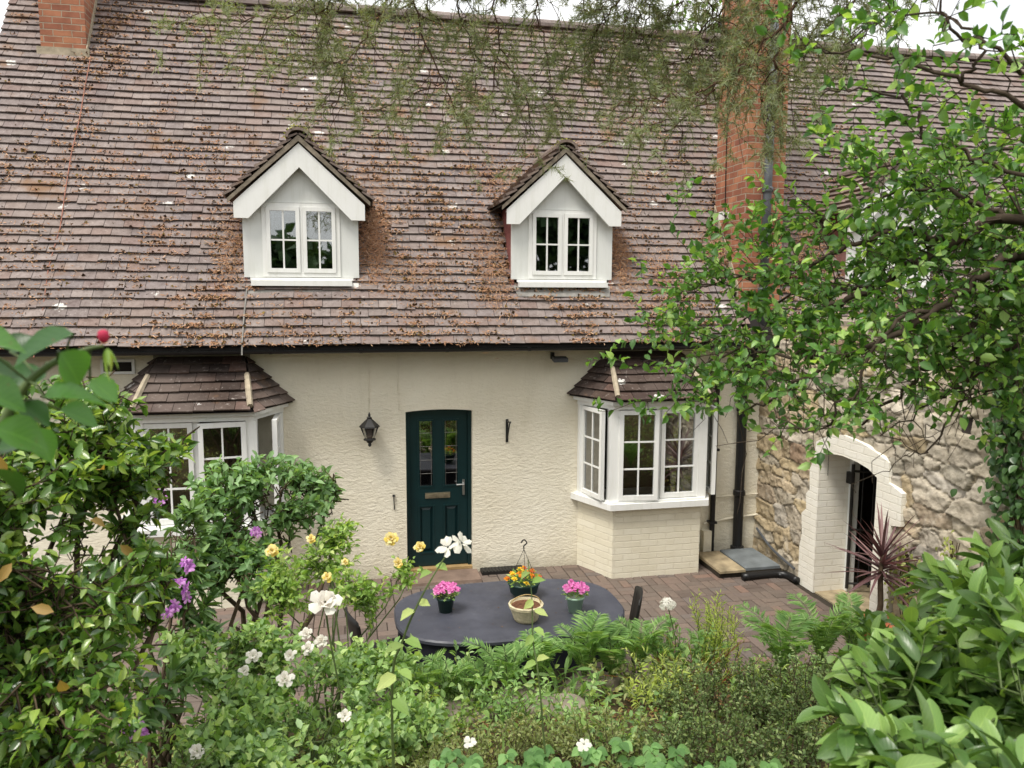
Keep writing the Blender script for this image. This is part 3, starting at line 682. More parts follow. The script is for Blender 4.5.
# things in the right bay room
la = thing('table_lamp', 'table lamp with cream shade inside the right bay window', 'lamp', (3.98, .30, .95))
m = MB(); m.lathe([(.08, .95), (.08, .97), (.025, .99), (.05, 1.08), (.02, 1.2), (.012, 1.3)], (3.98, .30, 0), 14); m.build('base', TERRA, la, True)
m = MB(); m.lathe([(.19, 1.27), (.17, 1.40), (.13, 1.56)], (3.98, .30, 0), 18); m.build('lamp_shade', plain('cream lampshade', (.7, .6, .45), .8, .1), la, True)
m = MB(); m.box(3.05, 4.3, .12, .55, .90, .948); m.box(3.07, 3.12, .14, .53, .031, .90); m.box(4.2, 4.25, .14, .53, .031, .90)
own_origin(tag(m.build('side_table', plain('dark oak', (.06, .03, .015), .5, .3)), 'brown wooden table behind the right bay window', 'table'))
m = MB(); pts = [(2.985+.016*math.sin(k*1.9), .10+k*.012) for k in range(30)]
for a, b in zip(pts, pts[1:]): m.add([(a[0], a[1], .95), (b[0], b[1], .95), (b[0], b[1], 2.06), (a[0], a[1], 2.06)], [(0, 1, 2, 3)])
tag(m.build('curtain', plain('rust brown curtain', srgb('8a4a2a'), .9, .1)), 'rust brown curtain hanging inside the right bay', 'curtain')

# ------------------------------------------------------------------ stone outbuilding on the right
WX = 5.20
ob = thing('outbuilding', 'low rubble stone outbuilding with a white painted brick doorway at the right', 'outbuilding', (WX, -2.0, 0))
OY0, OY1, OZ1 = -1.40, -2.36, 1.60           # doorway
R2 = np.random.default_rng(4)
seeds = []
z = -.25
while z < 3.3:
    hgt = R2.uniform(.11, .25); y = .1-R2.uniform(0, .3)
    while y > -6.3:
        wd = R2.uniform(.15, .50)*(.8+hgt*1.4); seeds.append((y-wd/2+R2.normal(0, .03), z+hgt/2+R2.normal(0, .035), wd, hgt)); y -= wd
    z += hgt
seeds = np.array(seeds)
pal = np.array([srgb(c) for c in ('c2b7a3', 'b8ae9d', 'c8bca8', 'b0a898', 'c0af94', 'c8b693', 'b6a587', 'a39480', 'bcb4a7', 'cdc3b2', '9f8872')])
wgt = np.array([5, 5, 4, 4, 2.5, 2, 2, 1.4, 4, 3, .8]); wgt /= wgt.sum()
brown = np.clip(1-(-seeds[:, 0]-.2)/1.6, 0, 1)*.9      # the house end of the wall is a browner, older stone
scol = np.array([pal[R2.choice(11, p=wgt)]*R2.uniform(.8, 1.12) if R2.random() > b else pal[R2.choice([4, 6, 7, 2, 0, 6, 10])]*R2.uniform(.75, 1.1) for b in brown])
sdep = R2.uniform(.016, .040, len(seeds)); stl = R2.normal(0, .05, (len(seeds), 2))
st_ = .0145
YY = np.arange(0, -6.001, -st_); ZZ = np.arange(-.1, 3.05, st_)
gy_, gz_ = np.meshgrid(YY, ZZ); py_, pz_ = gy_.ravel(), gz_.ravel()
wob = np.array([[mnoise.noise(Vector((a*5, b*5, 0))), mnoise.noise(Vector((a*5, b*5, 9)))] for a, b in zip(py_, pz_)])*.035
i1 = np.zeros(len(py_), int); f1 = np.zeros(len(py_)); f2 = np.zeros(len(py_))
for q0 in range(0, len(py_), 6000):
    q1 = slice(q0, q0+6000)
    ya, za = (py_[q1]+wob[q1, 0])[:, None], (pz_[q1]+wob[q1, 1])[:, None]
    dm = (np.abs((ya-seeds[:, 0])/(seeds[:, 2]*.5))**2.8+np.abs((za-seeds[:, 1])/(seeds[:, 3]*.5))**2.8)**(1/2.8)
    o2 = np.argpartition(dm, 1, axis=1)[:, :2]; rw = np.arange(len(dm)); da, db = dm[rw, o2[:, 0]], dm[rw, o2[:, 1]]
    i1[q1] = np.where(da < db, o2[:, 0], o2[:, 1]); f1[q1], f2[q1] = np.minimum(da, db), np.maximum(da, db)
edge = np.clip((f2-f1)/.10, 0, 1); edge = edge*edge*(3-2*edge)
fine = np.array([mnoise.fractal(Vector((a*9, b*9, 3)), .8, 2, 4) for a, b in zip(py_, pz_)])
crack = np.clip(1-np.abs((f2-f1)-.07)/.06, 0, 1)*(np.array([mnoise.noise(Vector((a*3, b*3, 21))) for a, b in zip(py_, pz_)]) > -.40)
hh = -.026*crack+edge*sdep[i1]+edge*(stl[i1, 0]*(py_-seeds[i1, 0])+stl[i1, 1]*(pz_-seeds[i1, 1]))+.016*fine*(.4+edge)
putlog = (np.abs(py_+3.38) < .075) & (np.abs(pz_-2.27) < .07); hh[putlog] = -.22
colr = scol[i1]*edge[:, None]+np.array(srgb('bdb098'))*(1-edge[:, None])
colr = colr*(1-.55*crack[:, None])
ny = len(YY)
vv = np.stack([WX-.02-hh, py_, pz_], 1)
ff = []
for j in range(len(ZZ)-1):
    for i in range(ny-1):
        yc, zc = YY[i]-st_/2, ZZ[j]+st_/2
        if OY1-.02 < yc < OY0+.02 and zc < OZ1+.08-.22*(yc+1.75)**2: continue
        ff.append((j*ny+i, j*ny+i+1, (j+1)*ny+i+1, (j+1)*ny+i))
sw = link_mesh('stone_wall', vv, ff, STONE, ob, True)
ca = sw.data.color_attributes.new('stone', 'FLOAT_COLOR', 'POINT'); ca.data.foreach_set('color', np.concatenate([colr, np.ones((len(colr), 1))], 1).astype(np.float32).ravel())
m = MB()                                       # body of the walls behind the stone face, and the dark passage
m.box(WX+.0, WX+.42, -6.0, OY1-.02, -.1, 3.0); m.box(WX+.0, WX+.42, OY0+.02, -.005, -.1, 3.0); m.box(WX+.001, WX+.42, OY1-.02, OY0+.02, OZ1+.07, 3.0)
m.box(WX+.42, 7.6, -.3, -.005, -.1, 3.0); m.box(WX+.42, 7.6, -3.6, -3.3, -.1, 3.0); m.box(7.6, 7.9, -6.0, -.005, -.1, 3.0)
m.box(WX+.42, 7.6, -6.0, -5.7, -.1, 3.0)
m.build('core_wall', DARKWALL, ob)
m = MB(); m.slab([(WX-.02, -6.0, 3.0), (7.9, -6.0, 3.0), (7.9, -.005, 3.0), (WX-.02, -.005, 3.0)], (0, 0, .10)); m.build('coping', ROCK, ob)
m = MB()                                       # painted brick surround: irregular outer edge, proud of the stone
outer = [(-1.10, 0), (-1.09, .45), (-1.13, .62), (-1.10, .85), (-1.19, .93), (-1.17, 1.1), (-1.24, 1.17), (-1.22, 1.40), (-1.29, 1.52), (-1.32, 1.74), (-1.55, 1.85), (-1.80, 1.90), (-2.1, 1.87), (-2.32, 1.82), (-2.52, 1.76), (-2.53, 1.56), (-2.72, 1.50), (-2.73, 1.18), (-2.60, 1.15), (-2.60, .95), (-2.62, .6), (-2.62, 0)]
inner = [(-1.40, 0), (-1.40, .45), (-1.40, .62), (-1.40, .85), (-1.40, .93), (-1.40, 1.1), (-1.40, 1.17), (-1.40, 1.40), (-1.40, 1.5), (-1.40, 1.60), (-1.58, 1.655), (-1.80, 1.675), (-2.05, 1.66), (-2.22, 1.63), (-2.36, 1.57), (-2.36, 1.5), (-2.36, 1.45), (-2.36, 1.18), (-2.36, 1.15), (-2.36, .95), (-2.36, .6), (-2.36, 0)]
n = len(outer); XF = WX-.085
m.add([(XF, *p) for p in outer]+[(XF, *p) for p in inner], [(i, i+1, n+i+1, n+i) for i in range(n-1)])
m.add([(XF, *p) for p in outer]+[(WX+.05, *p) for p in outer], [(i, n+i, n+i+1, i+1) for i in range(n-1)])
m.build('door_surround', WBRICK, ob)
m = MB(); m.add([(XF, *p) for p in inner]+[(WX+.40, *p) for p in inner], [(i, i+1, n+i+1, n+i) for i in range(n-1)]); m.build('door_reveal', WBRICK, ob)
m = MB(); m.box(WX+.30, WX+.38, OY0-.07, OY0-.002, .0, 1.60); m.box(WX+.30, WX+.38, OY1+.002, OY1+.07, .0, 1.56); m.box(WX+.30, WX+.38, OY1+.07, OY0-.07, 1.53, 1.60); m.build('door_frame', CLAD, ob)
gt = MB(); hx, hy = WX+.28, OY0-.09; gdir = nrm(V(.93, -.30, 0))
def gp(a, z): return (hx+gdir[0]*a, hy+gdir[1]*a, z)
for a in (0, .82): gt.tube([gp(a, .06), gp(a, 1.5)], .018, 6)
for z in (.12, .75, 1.42): gt.tube([gp(0, z), gp(.82, z)], .014, 5)
for k in range(1, 7): gt.tube([gp(.117*k, .08), gp(.117*k, 1.48+.05*math.sin(k/7*math.pi))], .009, 5)
gt.build('iron_gate', IRON, ob)
m = MB(); m.box(WX+.26, WX+.30, OY0-.10, OY0-.003, 1.27, 1.40); m.build('gate_hinge', IRON, ob)
# whitewashed far wall glimpsed in the passage, floor and a plant stand with pots
m = MB(); m.box(WX-.06, 7.6, -3.3, -.31, -.004, .012); m.build('passage_floor', YSTONE, ob)
sx, sy = 5.95, -1.98
sdm = MB()
for z in (.55, 1.02): sdm.box(sx-.16, sx+.16, sy-.16, sy+.16, z, z+.02)
for a in (-1, 1):
    for b in (-1, 1): sdm.tube([(sx+a*.14, sy+b*.14, .012), (sx+a*.14, sy+b*.14, 1.02)], .012, 5)
own_origin(tag(sdm.build('plant_stand', IRON), 'black iron plant stand inside the stone doorway', 'plant stand'))
def potm(c, r, h): m = MB(); m.lathe([(r*.7, 0), (r*.95, h*.75), (r*1.08, h*.76), (r*1.08, h), (r*.95, h), (r*.9, h*.85)], c, 16); return m
own_origin(tag(potm((sx, sy, 1.04), .12, .2).build('terracotta_pot', TERRA, None, True), 'terracotta pot on the top shelf of the iron stand in the doorway', 'plant pot'))
own_origin(tag(potm((sx, sy+.02, .572), .13, .22).build('terracotta_pot', TERRA, None, True), 'terracotta pot on the lower shelf of the iron stand in the doorway', 'plant pot'))

# slabs and the drain pipe in the corner
m = MB(); m.box(4.26, 5.08, -.80, -.12, .012, .075); m.build('slab_base', JOINT, None); tag(bpy.data.objects['slab_base'], kind='structure')
def slab(x0, x1, y0, y1, z0, z1, mat, name, label):
    m = MB(); e = .012
    m.add([(x0, y0, z0), (x1, y0, z0), (x1, y1, z0), (x0, y1, z0), (x0, y0, z1-e), (x1, y0, z1-e), (x1, y1, z1-e), (x0, y1, z1-e), (x0+e, y0+e, z1), (x1-e, y0+e, z1), (x1-e, y1-e, z1), (x0+e, y1-e, z1)],
          [(3, 2, 1, 0), (0, 1, 5, 4), (1, 2, 6, 5), (2, 3, 7, 6), (3, 0, 4, 7), (4, 5, 9, 8), (5, 6, 10, 9), (6, 7, 11, 10), (7, 4, 8, 11), (8, 9, 10, 11)])
    own_origin(tag(m.build(name, mat), label, 'paving slab'))
slab(4.25, 4.58, -.84, -.16, .078, .118, YSTONE, 'paving_slab', 'buff stained flagstone in the corner beside the slate slab')
slab(4.60, 5.06, -.80, -.14, .078, .122, SLATE, 'paving_slab', 'blue grey slate slab at the foot of the black drainpipe')
m = MB(); m.tube(bez([(4.50, -.92, .055), (4.85, -.90, .055), (4.99, -.92, .055), (5.06, -1.0, .055), (5.07, -1.15, .055)], 5), .042, 10); m.lathe([(.046, 0), (.046, .05)], (4.99, -.92, .02), 10)
own_origin(tag(m.build('waste_pipe', BLACK, None, True), 'black plastic waste pipe lying round the slate slab', 'pipe'))
m = MB(); m.tube(bez([(5.13, -.1, .36), (5.12, -.5, .22), (5.09, -1.05, .16)], 5), .016, 6)
own_origin(tag(m.build('conduit_pipe', GREYPIPE), 'thin grey pipe sloping along the foot of the stone wall', 'pipe'))

# ------------------------------------------------------------------ table, pots, chairs
TX, TY, TZ = 1.28, -2.82, .735
tb = thing('patio_table', 'long charcoal oval patio table with flower pots on it', 'table', (TX, TY, .012))
def oval(a, b, n=48, e=2.9):
    return [(TX+a*math.copysign(abs(math.cos(t))**(2/e), math.cos(t)), TY+b*math.copysign(abs(math.sin(t))**(2/e), math.sin(t))) for t in np.linspace(0, 2*math.pi, n, endpoint=False)]
m = MB(); o1, o2_ = oval(.955, .60), oval(.967, .612)
nn_ = len(o1); m.add([(x, y, TZ) for x, y in o1]+[(x, y, TZ-.012) for x, y in o2_]+[(x, y, TZ-.034) for x, y in o2_]+[(x, y, TZ-.04) for x, y in o1],
      [tuple(range(nn_)), tuple(range(4*nn_-1, 3*nn_-1, -1))]+[(k*nn_+i, (k+1)*nn_+i, (k+1)*nn_+(i+1) % nn_, k*nn_+(i+1) % nn_) for k in range(3) for i in range(nn_)])
m.build('tabletop', TABLE, tb)
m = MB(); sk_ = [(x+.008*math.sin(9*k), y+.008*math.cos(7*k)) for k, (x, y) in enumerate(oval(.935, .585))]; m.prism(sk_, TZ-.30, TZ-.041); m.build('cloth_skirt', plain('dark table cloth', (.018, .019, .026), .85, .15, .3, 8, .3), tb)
m = MB(); m.box(TX-.72, TX+.72, TY-.38, TY-.34, TZ-.11, TZ-.041); m.box(TX-.72, TX+.72, TY+.34, TY+.38, TZ-.11, TZ-.041); m.box(TX-.72, TX-.68, TY-.34, TY+.34, TZ-.11, TZ-.041); m.box(TX+.68, TX+.72, TY-.34, TY+.34, TZ-.11, TZ-.041); m.build('frame', IRON, tb)
for a in (-1, 1):
    for b in (-1, 1): m = MB(); m.tube([(TX+a*.70, TY+b*.36, TZ-.05), (TX+a*.76, TY+b*.42, .012)], .022, 8); m.build('leg', IRON, tb)

def chair(loc, ang, label):
    c = thing('patio_chair', label, 'chair', loc, 'black patio chairs round the table'); c0 = V(*loc); cs, sn = math.cos(ang), math.sin(ang)
    def T(mb): mb.v = [tuple(c0+V(cs*x-sn*y, sn*x+cs*y, z)) for x, y, z in mb.v]; return mb
    m = MB(); m.slab([(-.20, -.2, .44), (.2, -.2, .44), (.19, .2, .43), (-.19, .2, .43)], (0, 0, .022)); T(m).build('seat', IRON, c)
    m = MB(); cols_ = 10; grid = []
    for j in range(7):
        z = .50+.32*j/6
        for i in range(cols_+1):
            u = -1+2*i/cols_; wz = z+(.03*(1-u*u) if j == 6 else 0); grid.append((u*.195*(1-.10*(j/6)**3), .20+.035*(1-u*u)+.05*j/6, wz))
    nb = len(grid); grid += [(x, y+.012, z) for x, y, z in grid]; fs = []
    for j in range(6):
        for i in range(cols_):
            q = (j*(cols_+1)+i, j*(cols_+1)+i+1, (j+1)*(cols_+1)+i+1, (j+1)*(cols_+1)+i); fs += [q, tuple(nb+k for k in q[::-1])]
    rim = [i for i in range(cols_+1)]+[j*(cols_+1)+cols_ for j in range(1, 7)]+[6*(cols_+1)+i for i in range(cols_-1, -1, -1)]+[j*(cols_+1) for j in range(5, 0, -1)]
    fs += [(rim[k], nb+rim[k], nb+rim[(k+1) % len(rim)], rim[(k+1) % len(rim)]) for k in range(len(rim))]
    m.add(grid, fs); T(m).build('backrest', IRON, c, True)
    for s_ in (-1, 1):
        m = MB(); m.tube([(s_*.200, .255, .80), (s_*.205, .20, .45), (s_*.215, .25, 0)], .011, 6); T(m).build('leg', IRON, c)
        m = MB(); m.tube([(s_*.19, -.19, .44), (s_*.205, -.24, 0)], .011, 6); T(m).build('leg', IRON, c)
    return c
chair((2.13, -2.90, .012), -math.pi/2-.30, 'black patio chair at the right end of the charcoal table')
chair((.22, -2.88, .012), math.pi/2+.25, 'black patio chair at the left end of the charcoal table behind rose stems')

# ------------------------------------------------------------------ foliage tools
def tmpl(rows, fold=.18, droop=.12, tipw=0):
    v = [(0, 0, 0, 0)]; uv = [(0, 0)]; f = []
    for y, wv in rows:
        zz = -droop*y*y
        v += [(-wv, y, zz, fold*wv*1.6), (0, y, zz, 0), (wv, y, zz, fold*wv*1.6)]; uv += [(-1, y), (0, y), (1, y)]
    v.append((0, 1, -droop, 0)); uv.append((0, 1)); t = len(v)-1; n = len(rows)
    f += [(0, 2, 1), (0, 3, 2)]
    for k in range(n-1):
        a, b = 1+3*k, 4+3*k; f += [(a, a+1, b+1, b), (a+1, a+2, b+2, b+1)]
    a = 1+3*(n-1); f += [(a, a+1, t), (a+1, a+2, t)]
    return np.array(v, float), f, np.array(uv, float)
OVAL = tmpl([(.28, .40), (.62, .42)], .35, .16)
LONG = tmpl([(.15, .28), (.38, .48), (.62, .46), (.84, .25)], .30, .25)
BIG = tmpl([(.10, .26), (.28, .46), (.48, .50), (.68, .40), (.86, .20)], .30, .18)
DIAM = (np.array([(0, 0, 0, 0), (-.5, .45, 0, .15), (.5, .45, 0, .15), (0, 1, -.06, 0)], float), [(0, 3, 1), (0, 2, 3)], np.array([(0, 0), (-1, .45), (1, .45), (0, 1)], float))
NEED = (np.array([(-.5, 0, 0, 0), (.5, 0, 0, 0), (0, 1, 0, 0)], float), [(0, 1, 2)], np.array([(-1, 0), (1, 0), (0, 1)], float))
LAUR = tmpl([(.10, .30), (.28, .47), (.50, .50), (.72, .42), (.90, .22)], .28, .22)
STRAP = tmpl([(.2, .45), (.45, .5), (.7, .38), (.88, .2)], .5, .30)
SPIKE = tmpl([(.1, .5), (.45, .45), (.8, .25)], .35, .12)
PET = tmpl([(.35, .40), (.75, .5)], -.25, .30)
def leaf_arrays(pos, ax, up, L, W, T):
    v0, f0, uv0 = T; N = len(pos); k = len(v0)
    a = nrm(ax); s = nrm(np.cross(a, up)+1e-6); n = np.cross(s, a)
    L = np.broadcast_to(L, (N,)); W = np.broadcast_to(W, (N,))
    v = pos[:, None]+L[:, None, None]*(v0[None, :, 1:2]*a[:, None])+W[:, None, None]*(v0[None, :, 0:1]*s[:, None])+(L*rng.uniform(.1, 2.1, N))[:, None, None]*(v0[None, :, 2:3]*n[:, None])
    v = v+W[:, None, None]*(v0[None, :, 3:4]*n[:, None])
    v = v.reshape(-1, 3)
    tri = [f for f in f0]; faces = []; uvl = np.concatenate([uv0[list(f)] for f in f0])
    base = np.arange(N)*k
    fs = [[tuple(i+b for i in f) for f in tri] for b in base.tolist()]
    faces = [f for g_ in fs for f in g_]
    return v, faces, np.tile(uvl, (N, 1))
def leaves(name, pos, ax, up, L, W, T, mat, parent=None, smooth=True):
    pos, ax, up = np.asarray(pos), np.asarray(ax), np.asarray(up)
    v, f, uv = leaf_arrays(pos, ax, up, L, W, T)
    return link_mesh(name, v, f, mat, parent, smooth, uv)
class Leafs:                                  # collects leaves for one mesh
    def __init__(s): s.p, s.a, s.u, s.l, s.w = [], [], [], [], []
    def add(s, p, a, u, l, w): s.p.append(p); s.a.append(a); s.u.append(u); s.l.append(l); s.w.append(w)
    def build(s, name, T, mat, parent=None):
        return leaves(name, np.array(s.p), np.array(s.a), np.array(s.u), np.array(s.l), np.array(s.w), T, mat, parent)
def rv3(): return nrm(rng.normal(size=3))
def spray(lf, pts, n, L, W, spread=.9, upb=.8, start=.25, jit=.35, whorl=0):
    """leaves set alternately along the outer part of a twig"""
    pts = np.asarray(pts); seg = len(pts)-1
    for k in range(n):
        t = start+(1-start)*(k+.5)/n if not whorl else 1-rng.random()*whorl
        q = t*seg; i = min(int(q), seg-1); p = pts[i]+(pts[i+1]-pts[i])*(q-i); d = nrm(pts[i+1]-pts[i])
        sd_ = nrm(np.cross(d, rv3())); a = nrm(d*(1-spread*.5)+sd_*spread+rng.normal(0, .25, 3)+V(0, 0, .05))
        u = nrm(V(0, 0, 1)*upb+rv3()*.7+(-a)*.1)
        l = L*rng.uniform(1-jit, 1+jit*.6); lf.add(p, a, u, l, W/L*l*rng.uniform(.85, 1.15))
def limb(a, b, n=5, sagk=.0, wob_=.06):
    a, b = np.asarray(a, float), np.asarray(b, float); L = np.linalg.norm(b-a); t = np.linspace(0, 1, n)[:, None]
    p = a+(b-a)*t+V(0, 0, 1)*sagk*L*(t*(1-t))*4
    p[1:-1] += rng.normal(0, wob_*L, (n-2, 3)); return p
def ell(c, r, n, inner=.45, noise_s=2.2, cut=-.12, zmin=-9):
    out = []; k = 0
    while len(out) < n and k < n*30:
        k += 1; d = rv3(); q = c+d*np.asarray(r)*(inner+(1-inner)*rng.random()**.6)*(1+.22*mnoise.noise(Vector(d*1.9+np.asarray(c))))
        if q[2] < zmin or mnoise.noise(Vector(q*noise_s)) < cut: continue
        out.append(q)
    return out
def shrub(name, label, cat, base, blobs, tips, nl, L, W, T, mat, bark=BARK, tw=.22, r0=.018, group=None, inner=.4, cut=-.1, ns=2.2, whorl=0, upb=.8, stems=5, spread=.9, lpart='foliage', spart='stem', jit=.35):
    """stems from the base, twigs to tips spread through the blobs, leaves along each twig"""
    base = np.asarray(base, float); th_ = thing(name, label, cat, base, group)
    sm, lf = MB(), Leafs(); tot = sum(b[1][0]*b[1][2] for b in blobs); nodes = []
    for c, r in blobs:
        c = np.asarray(c, float)
        for k in range(max(1, round(stems/len(blobs)))):
            e = c+rng.normal(0, .3, 3)*r; p = limb(base+rng.normal(0, .03, 3)*V(1, 1, 0), e, 6, .06, .05); sm.tube(p, np.linspace(r0, r0*.35, 6), 5); nodes += list(p[2:])
    nd = np.array(nodes)
    for c, r in blobs:
        c = np.asarray(c, float); k = max(3, int(tips*r[0]*r[2]/tot))
        for q in ell(c, r, k, inner, ns, cut, base[2]+.02):
            a = nd[np.argmin(((nd-q)**2).sum(1))]; dv = q-a
            out = nrm(nrm(dv)*.8+nrm(q-c)*.6+V(0, 0, .25)+rng.normal(0, .25, 3)); ln = tw*rng.uniform(.7, 1.3)
            p0_ = q-out*ln; pts = np.array([a, (a+p0_)/2+rng.normal(0, .03, 3), p0_, q-out*ln*.45+rng.normal(0, .01, 3), q])
            sm.tube(pts[1:], np.linspace(r0*.25, r0*.08, 4), 3, False); spray(lf, pts[2:], nl, L, W, spread, upb, .1, jit, whorl)
    sm.build(spart, bark, th_, True); lf.build(lpart, T, mat, th_)
    return th_
def blossom(parent, name, c, r, mat, n=14, layers=3, face=(0, -.5, .8), wr=.8):
    lf = Leafs(); f = nrm(V(*face)); c = np.asarray(c, float)
    for k in range(layers):
        m_ = max(4, n//layers)
        for j in range(m_):
            w = 2*math.pi*(j+.5*k)/m_; s1 = nrm(np.cross(f, V(.3, .9, .1))); s2 = np.cross(f, s1); o = s1*math.cos(w)+s2*math.sin(w)
            open_ = 1-.33*k; a = nrm(o*open_+f*(.35+.5*k)+rng.normal(0, .12, 3)); l = r*(1-.18*k)*rng.uniform(.85, 1.1); lf.add(c+o*r*.08, a, f-o*.4, l, l*wr)
    return lf.build(name, PET, mat, parent)

# ------------------------------------------------------------------ leaf materials
def G(*h): return [srgb(k) for k in h]
L_CAM = leafmat('camellia leaf', G('33501f', '3f6226', '4d722e', '648a38', '375620', '93ac4a', '466a30', 'a5bc58', '557c38', '7ea044'), .38, .24, .75, .35)
L_CAMY = leafmat('old yellow leaf', G('8f7434', '824f30', '9a803e', '74402a'), .3, .45, .4, .3)
L_NEAR = leafmat('near rose leaf', G('2c4f22', '3c6a2c', '4f8030', '35602a'), .4, .35, .5, .55)
L_MID = leafmat('fruit tree leaf', G('5c7f4c', '73965c', '50703f', '88a870', '668c56'), .35, .45, .4, .3)
L_ROSE = leafmat('rose leaf', G('6f9040', '84a34e', '97b35c', '5f8038', 'a9b86a'), .4, .5, .3, .2)
L_WROSE = leafmat('shrub rose leaf', G('688a48', '7ea056', '96b468', '587a42', '8aa674', 'a6bc72'), .35, .45, .35, .25)
L_RHO = leafmat('rhododendron leaf', G('44662f', '57793a', '6a8a44', '38562a'), .25, .4, .45, .4)
L_FERN = leafmat('fern frond', G('6f9450', '86a862', '5d8244', '97b570'), .4, .6, .2)
L_FEATH = leafmat('feathery green', G('aebc58', '98ac4a', 'c0c86c', '869a42'), .4, .6, .2)
L_COT = leafmat('small dark leaf', G('4a5f30', '5c733c', '3f5229', '71884a', '8a9a5c', '55683a'), .2, .5, .3)
L_COTL = leafmat('small grey green leaf', G('6f7c46', '85904f', '5d6a3c', '969c62'), .3, .55, .3)
L_LAUR = leafmat('laurel leaf', G('40602a', '527430', '668a38', '36522a', '80a04e', '6e9040'), .32, .32, .6, .45)
L_TREE = leafmat('tree leaf', G('3c642a', '4b7633', '618f3e', '335524', '7ea64e', '466d31', '9cbc64'), .42, .38, .5, .3)
L_IVY = leafmat('ivy leaf', G('2c4a20', '3a5a28', '48692f', '24401c'), .2, .35, .5, .35)
L_IVYV = leafmat('variegated climber leaf', G('7d8a40', '98a052', '6a7a36', 'b0ae66'), .3, .45, .3, .2)
L_CORD = leafmat('purple strap leaf', G('5e4244', '6d4e4e', '4f383a', '7f6260'), .2, .4, .4, .15, (1.3, .8, .8))
L_PINE = leafmat('pine needle', G('76845f', '88946e', '6a7759', '98a27c', '8c8468', '80906e', '8a866a'), .3, .5, .3)
L_TRI = leafmat('strawberry leaf', G('567f40', '6b9650', '4a7038', '7ba45c'), .35, .5, .3, .35)
L_GRASS = leafmat('bank herbs', G('5f7a36', '758f42', '4e6a30', '8a9a52', '8f8a4e'), .3, .6, .2)
L_DEAD = leafmat('dead leaf', G('7a5a36', '5e4228', '8f6d42', '4a3420'), .1, .8, .1)
L_BGC = leafmat('dark conifer spray', G('2f4628', '3b5530', '486338'), .2, .6, .2)
L_BGD = leafmat('far tree leaf', G('4d7030', '5f853a', '74984a', '3f5f28'), .35, .5, .3)
PWHITE = petal('white petal', G('e9e6dc', 'f2efe6')); PYEL = petal('yellow petal', G('efdc8e', 'f4e8b4', 'e8cc62'))
PPUR = petal('purple petal', G('a65ab0', 'b874c0', '9448a2', 'c78acb')); PPINK = petal('pink petal', G('d873b4', 'e69acb', 'cc62a8'))
PRED = petal('crimson petal', G('c93560', 'b82248')); POR = petal('marigold petal', G('e08a1e', 'e9a72c', 'd96f1c', 'b5501e')); PYM = petal('yellow marigold petal', G('f0c22e', 'f3d24a'))

# ------------------------------------------------------------------ pots of flowers on the table
def pot_plant(x, y, label, pot, r, h, kind):
    t = thing('potted_flower', label, 'potted plant', (x, y, TZ)); c = V(x, y, TZ)
    m = MB(); m.lathe([(r*.72, .001), (r*.95, h*.86), (r*1.06, h*.87), (r*1.06, h), (r*.97, h), (r*.93, h*.9)], c, 20); m.build('pot', pot, t, True)
    lf = Leafs()
    for k in range(110):
        d = rv3(); d[2] = abs(d[2])*.8; q = c+V(0, 0, h)+d*V(r*1.35, r*1.35, r*1.0)*rng.random()**.4; lf.add(q, nrm(d+V(0, 0, .2)), V(0, 0, 1)+rv3()*.6, .035, .024)
    lf.build('foliage', OVAL, L_WROSE, t)
    for k in range(15):
        w = 2.4*k; rr = r*1.35*math.sqrt(k/15); q = c+V(rr*math.cos(w), rr*math.sin(w), h+r*1.15*(1-.5*(rr/(r*1.4))**2)+rng.uniform(-.01, .02))
        blossom(t, 'flower', q, .030, PPINK, 10, 2, (rng.normal(0, .3), rng.normal(-.3, .3), 1), .9)
    return t
pot_plant(.74, -2.80, 'pink flowering pot plant near the left end of the charcoal table', DGREENPOT, .075, .13, 0)
pot_plant(1.80, -3.02, 'pink flowers in a sage green pot at the right end of the charcoal table', GREENPOT, .075, .14, 0)
hb = thing('hanging_basket', 'dark hanging pot of orange and yellow marigolds standing on the table', 'hanging basket', (1.45, -2.62, TZ)); c = V(1.45, -2.62, TZ)
m = MB(); m.lathe([(.07, .001), (.12, .05), (.135, .12), (.142, .125), (.142, .14), (.128, .14)], c, 22); m.build('pot', DGREENPOT, hb, True)
hk = c+V(-.0, 0, .43)
m = MB()
for k in range(3):
    w = 2*math.pi*k/3+.4; m.tube([c+V(.135*math.cos(w), .135*math.sin(w), .135), hk], .0022, 4)
m.tube(bez([hk, hk+V(0, 0, .03), hk+V(.025, 0, .055), hk+V(.0, 0, .085), hk+V(-.028, 0, .06)], 5), .006, 6); m.build('hanger', IRON, hb)
lf = Leafs()
for k in range(150):
    d = rv3(); d[2] = abs(d[2]); lf.add(c+V(0, 0, .13)+d*V(.15, .15, .10)*rng.random()**.4, nrm(d+V(0, 0, .2)), V(0, 0, 1)+rv3()*.6, .04, .022)
lf.build('foliage', OVAL, L_ROSE, hb)
for k in range(15):
    w = 2.4*k+1; rr = .155*math.sqrt(k/15); q = c+V(rr*math.cos(w), rr*math.sin(w), .235-.06*(rr/.15)**2+rng.uniform(-.015, .02))
    blossom(hb, 'flower', q, .027, POR if k % 3 else PYM, 14, 3, (rng.normal(0, .3), -.4, 1), .8)
bp = thing('basket_pot', 'cream woven pot of bare brown soil with a handle on the table', 'plant pot', (1.36, -3.10, TZ)); c = V(1.36, -3.10, TZ)
m = MB(); n_ = 28; prof = [(.085, .001), (.10, .02), (.120, .08), (.130, .115), (.140, .12), (.142, .14), (.128, .145), (.122, .125)]
m.lathe(prof, c, n_); m.v = [tuple(c+(V(*p)-c)*V(*(1+.02*math.sin((i % n_)*math.pi)+(.02 if (i % n_) % 2 else 0),)*2, 1)) for i, p in enumerate(m.v)]
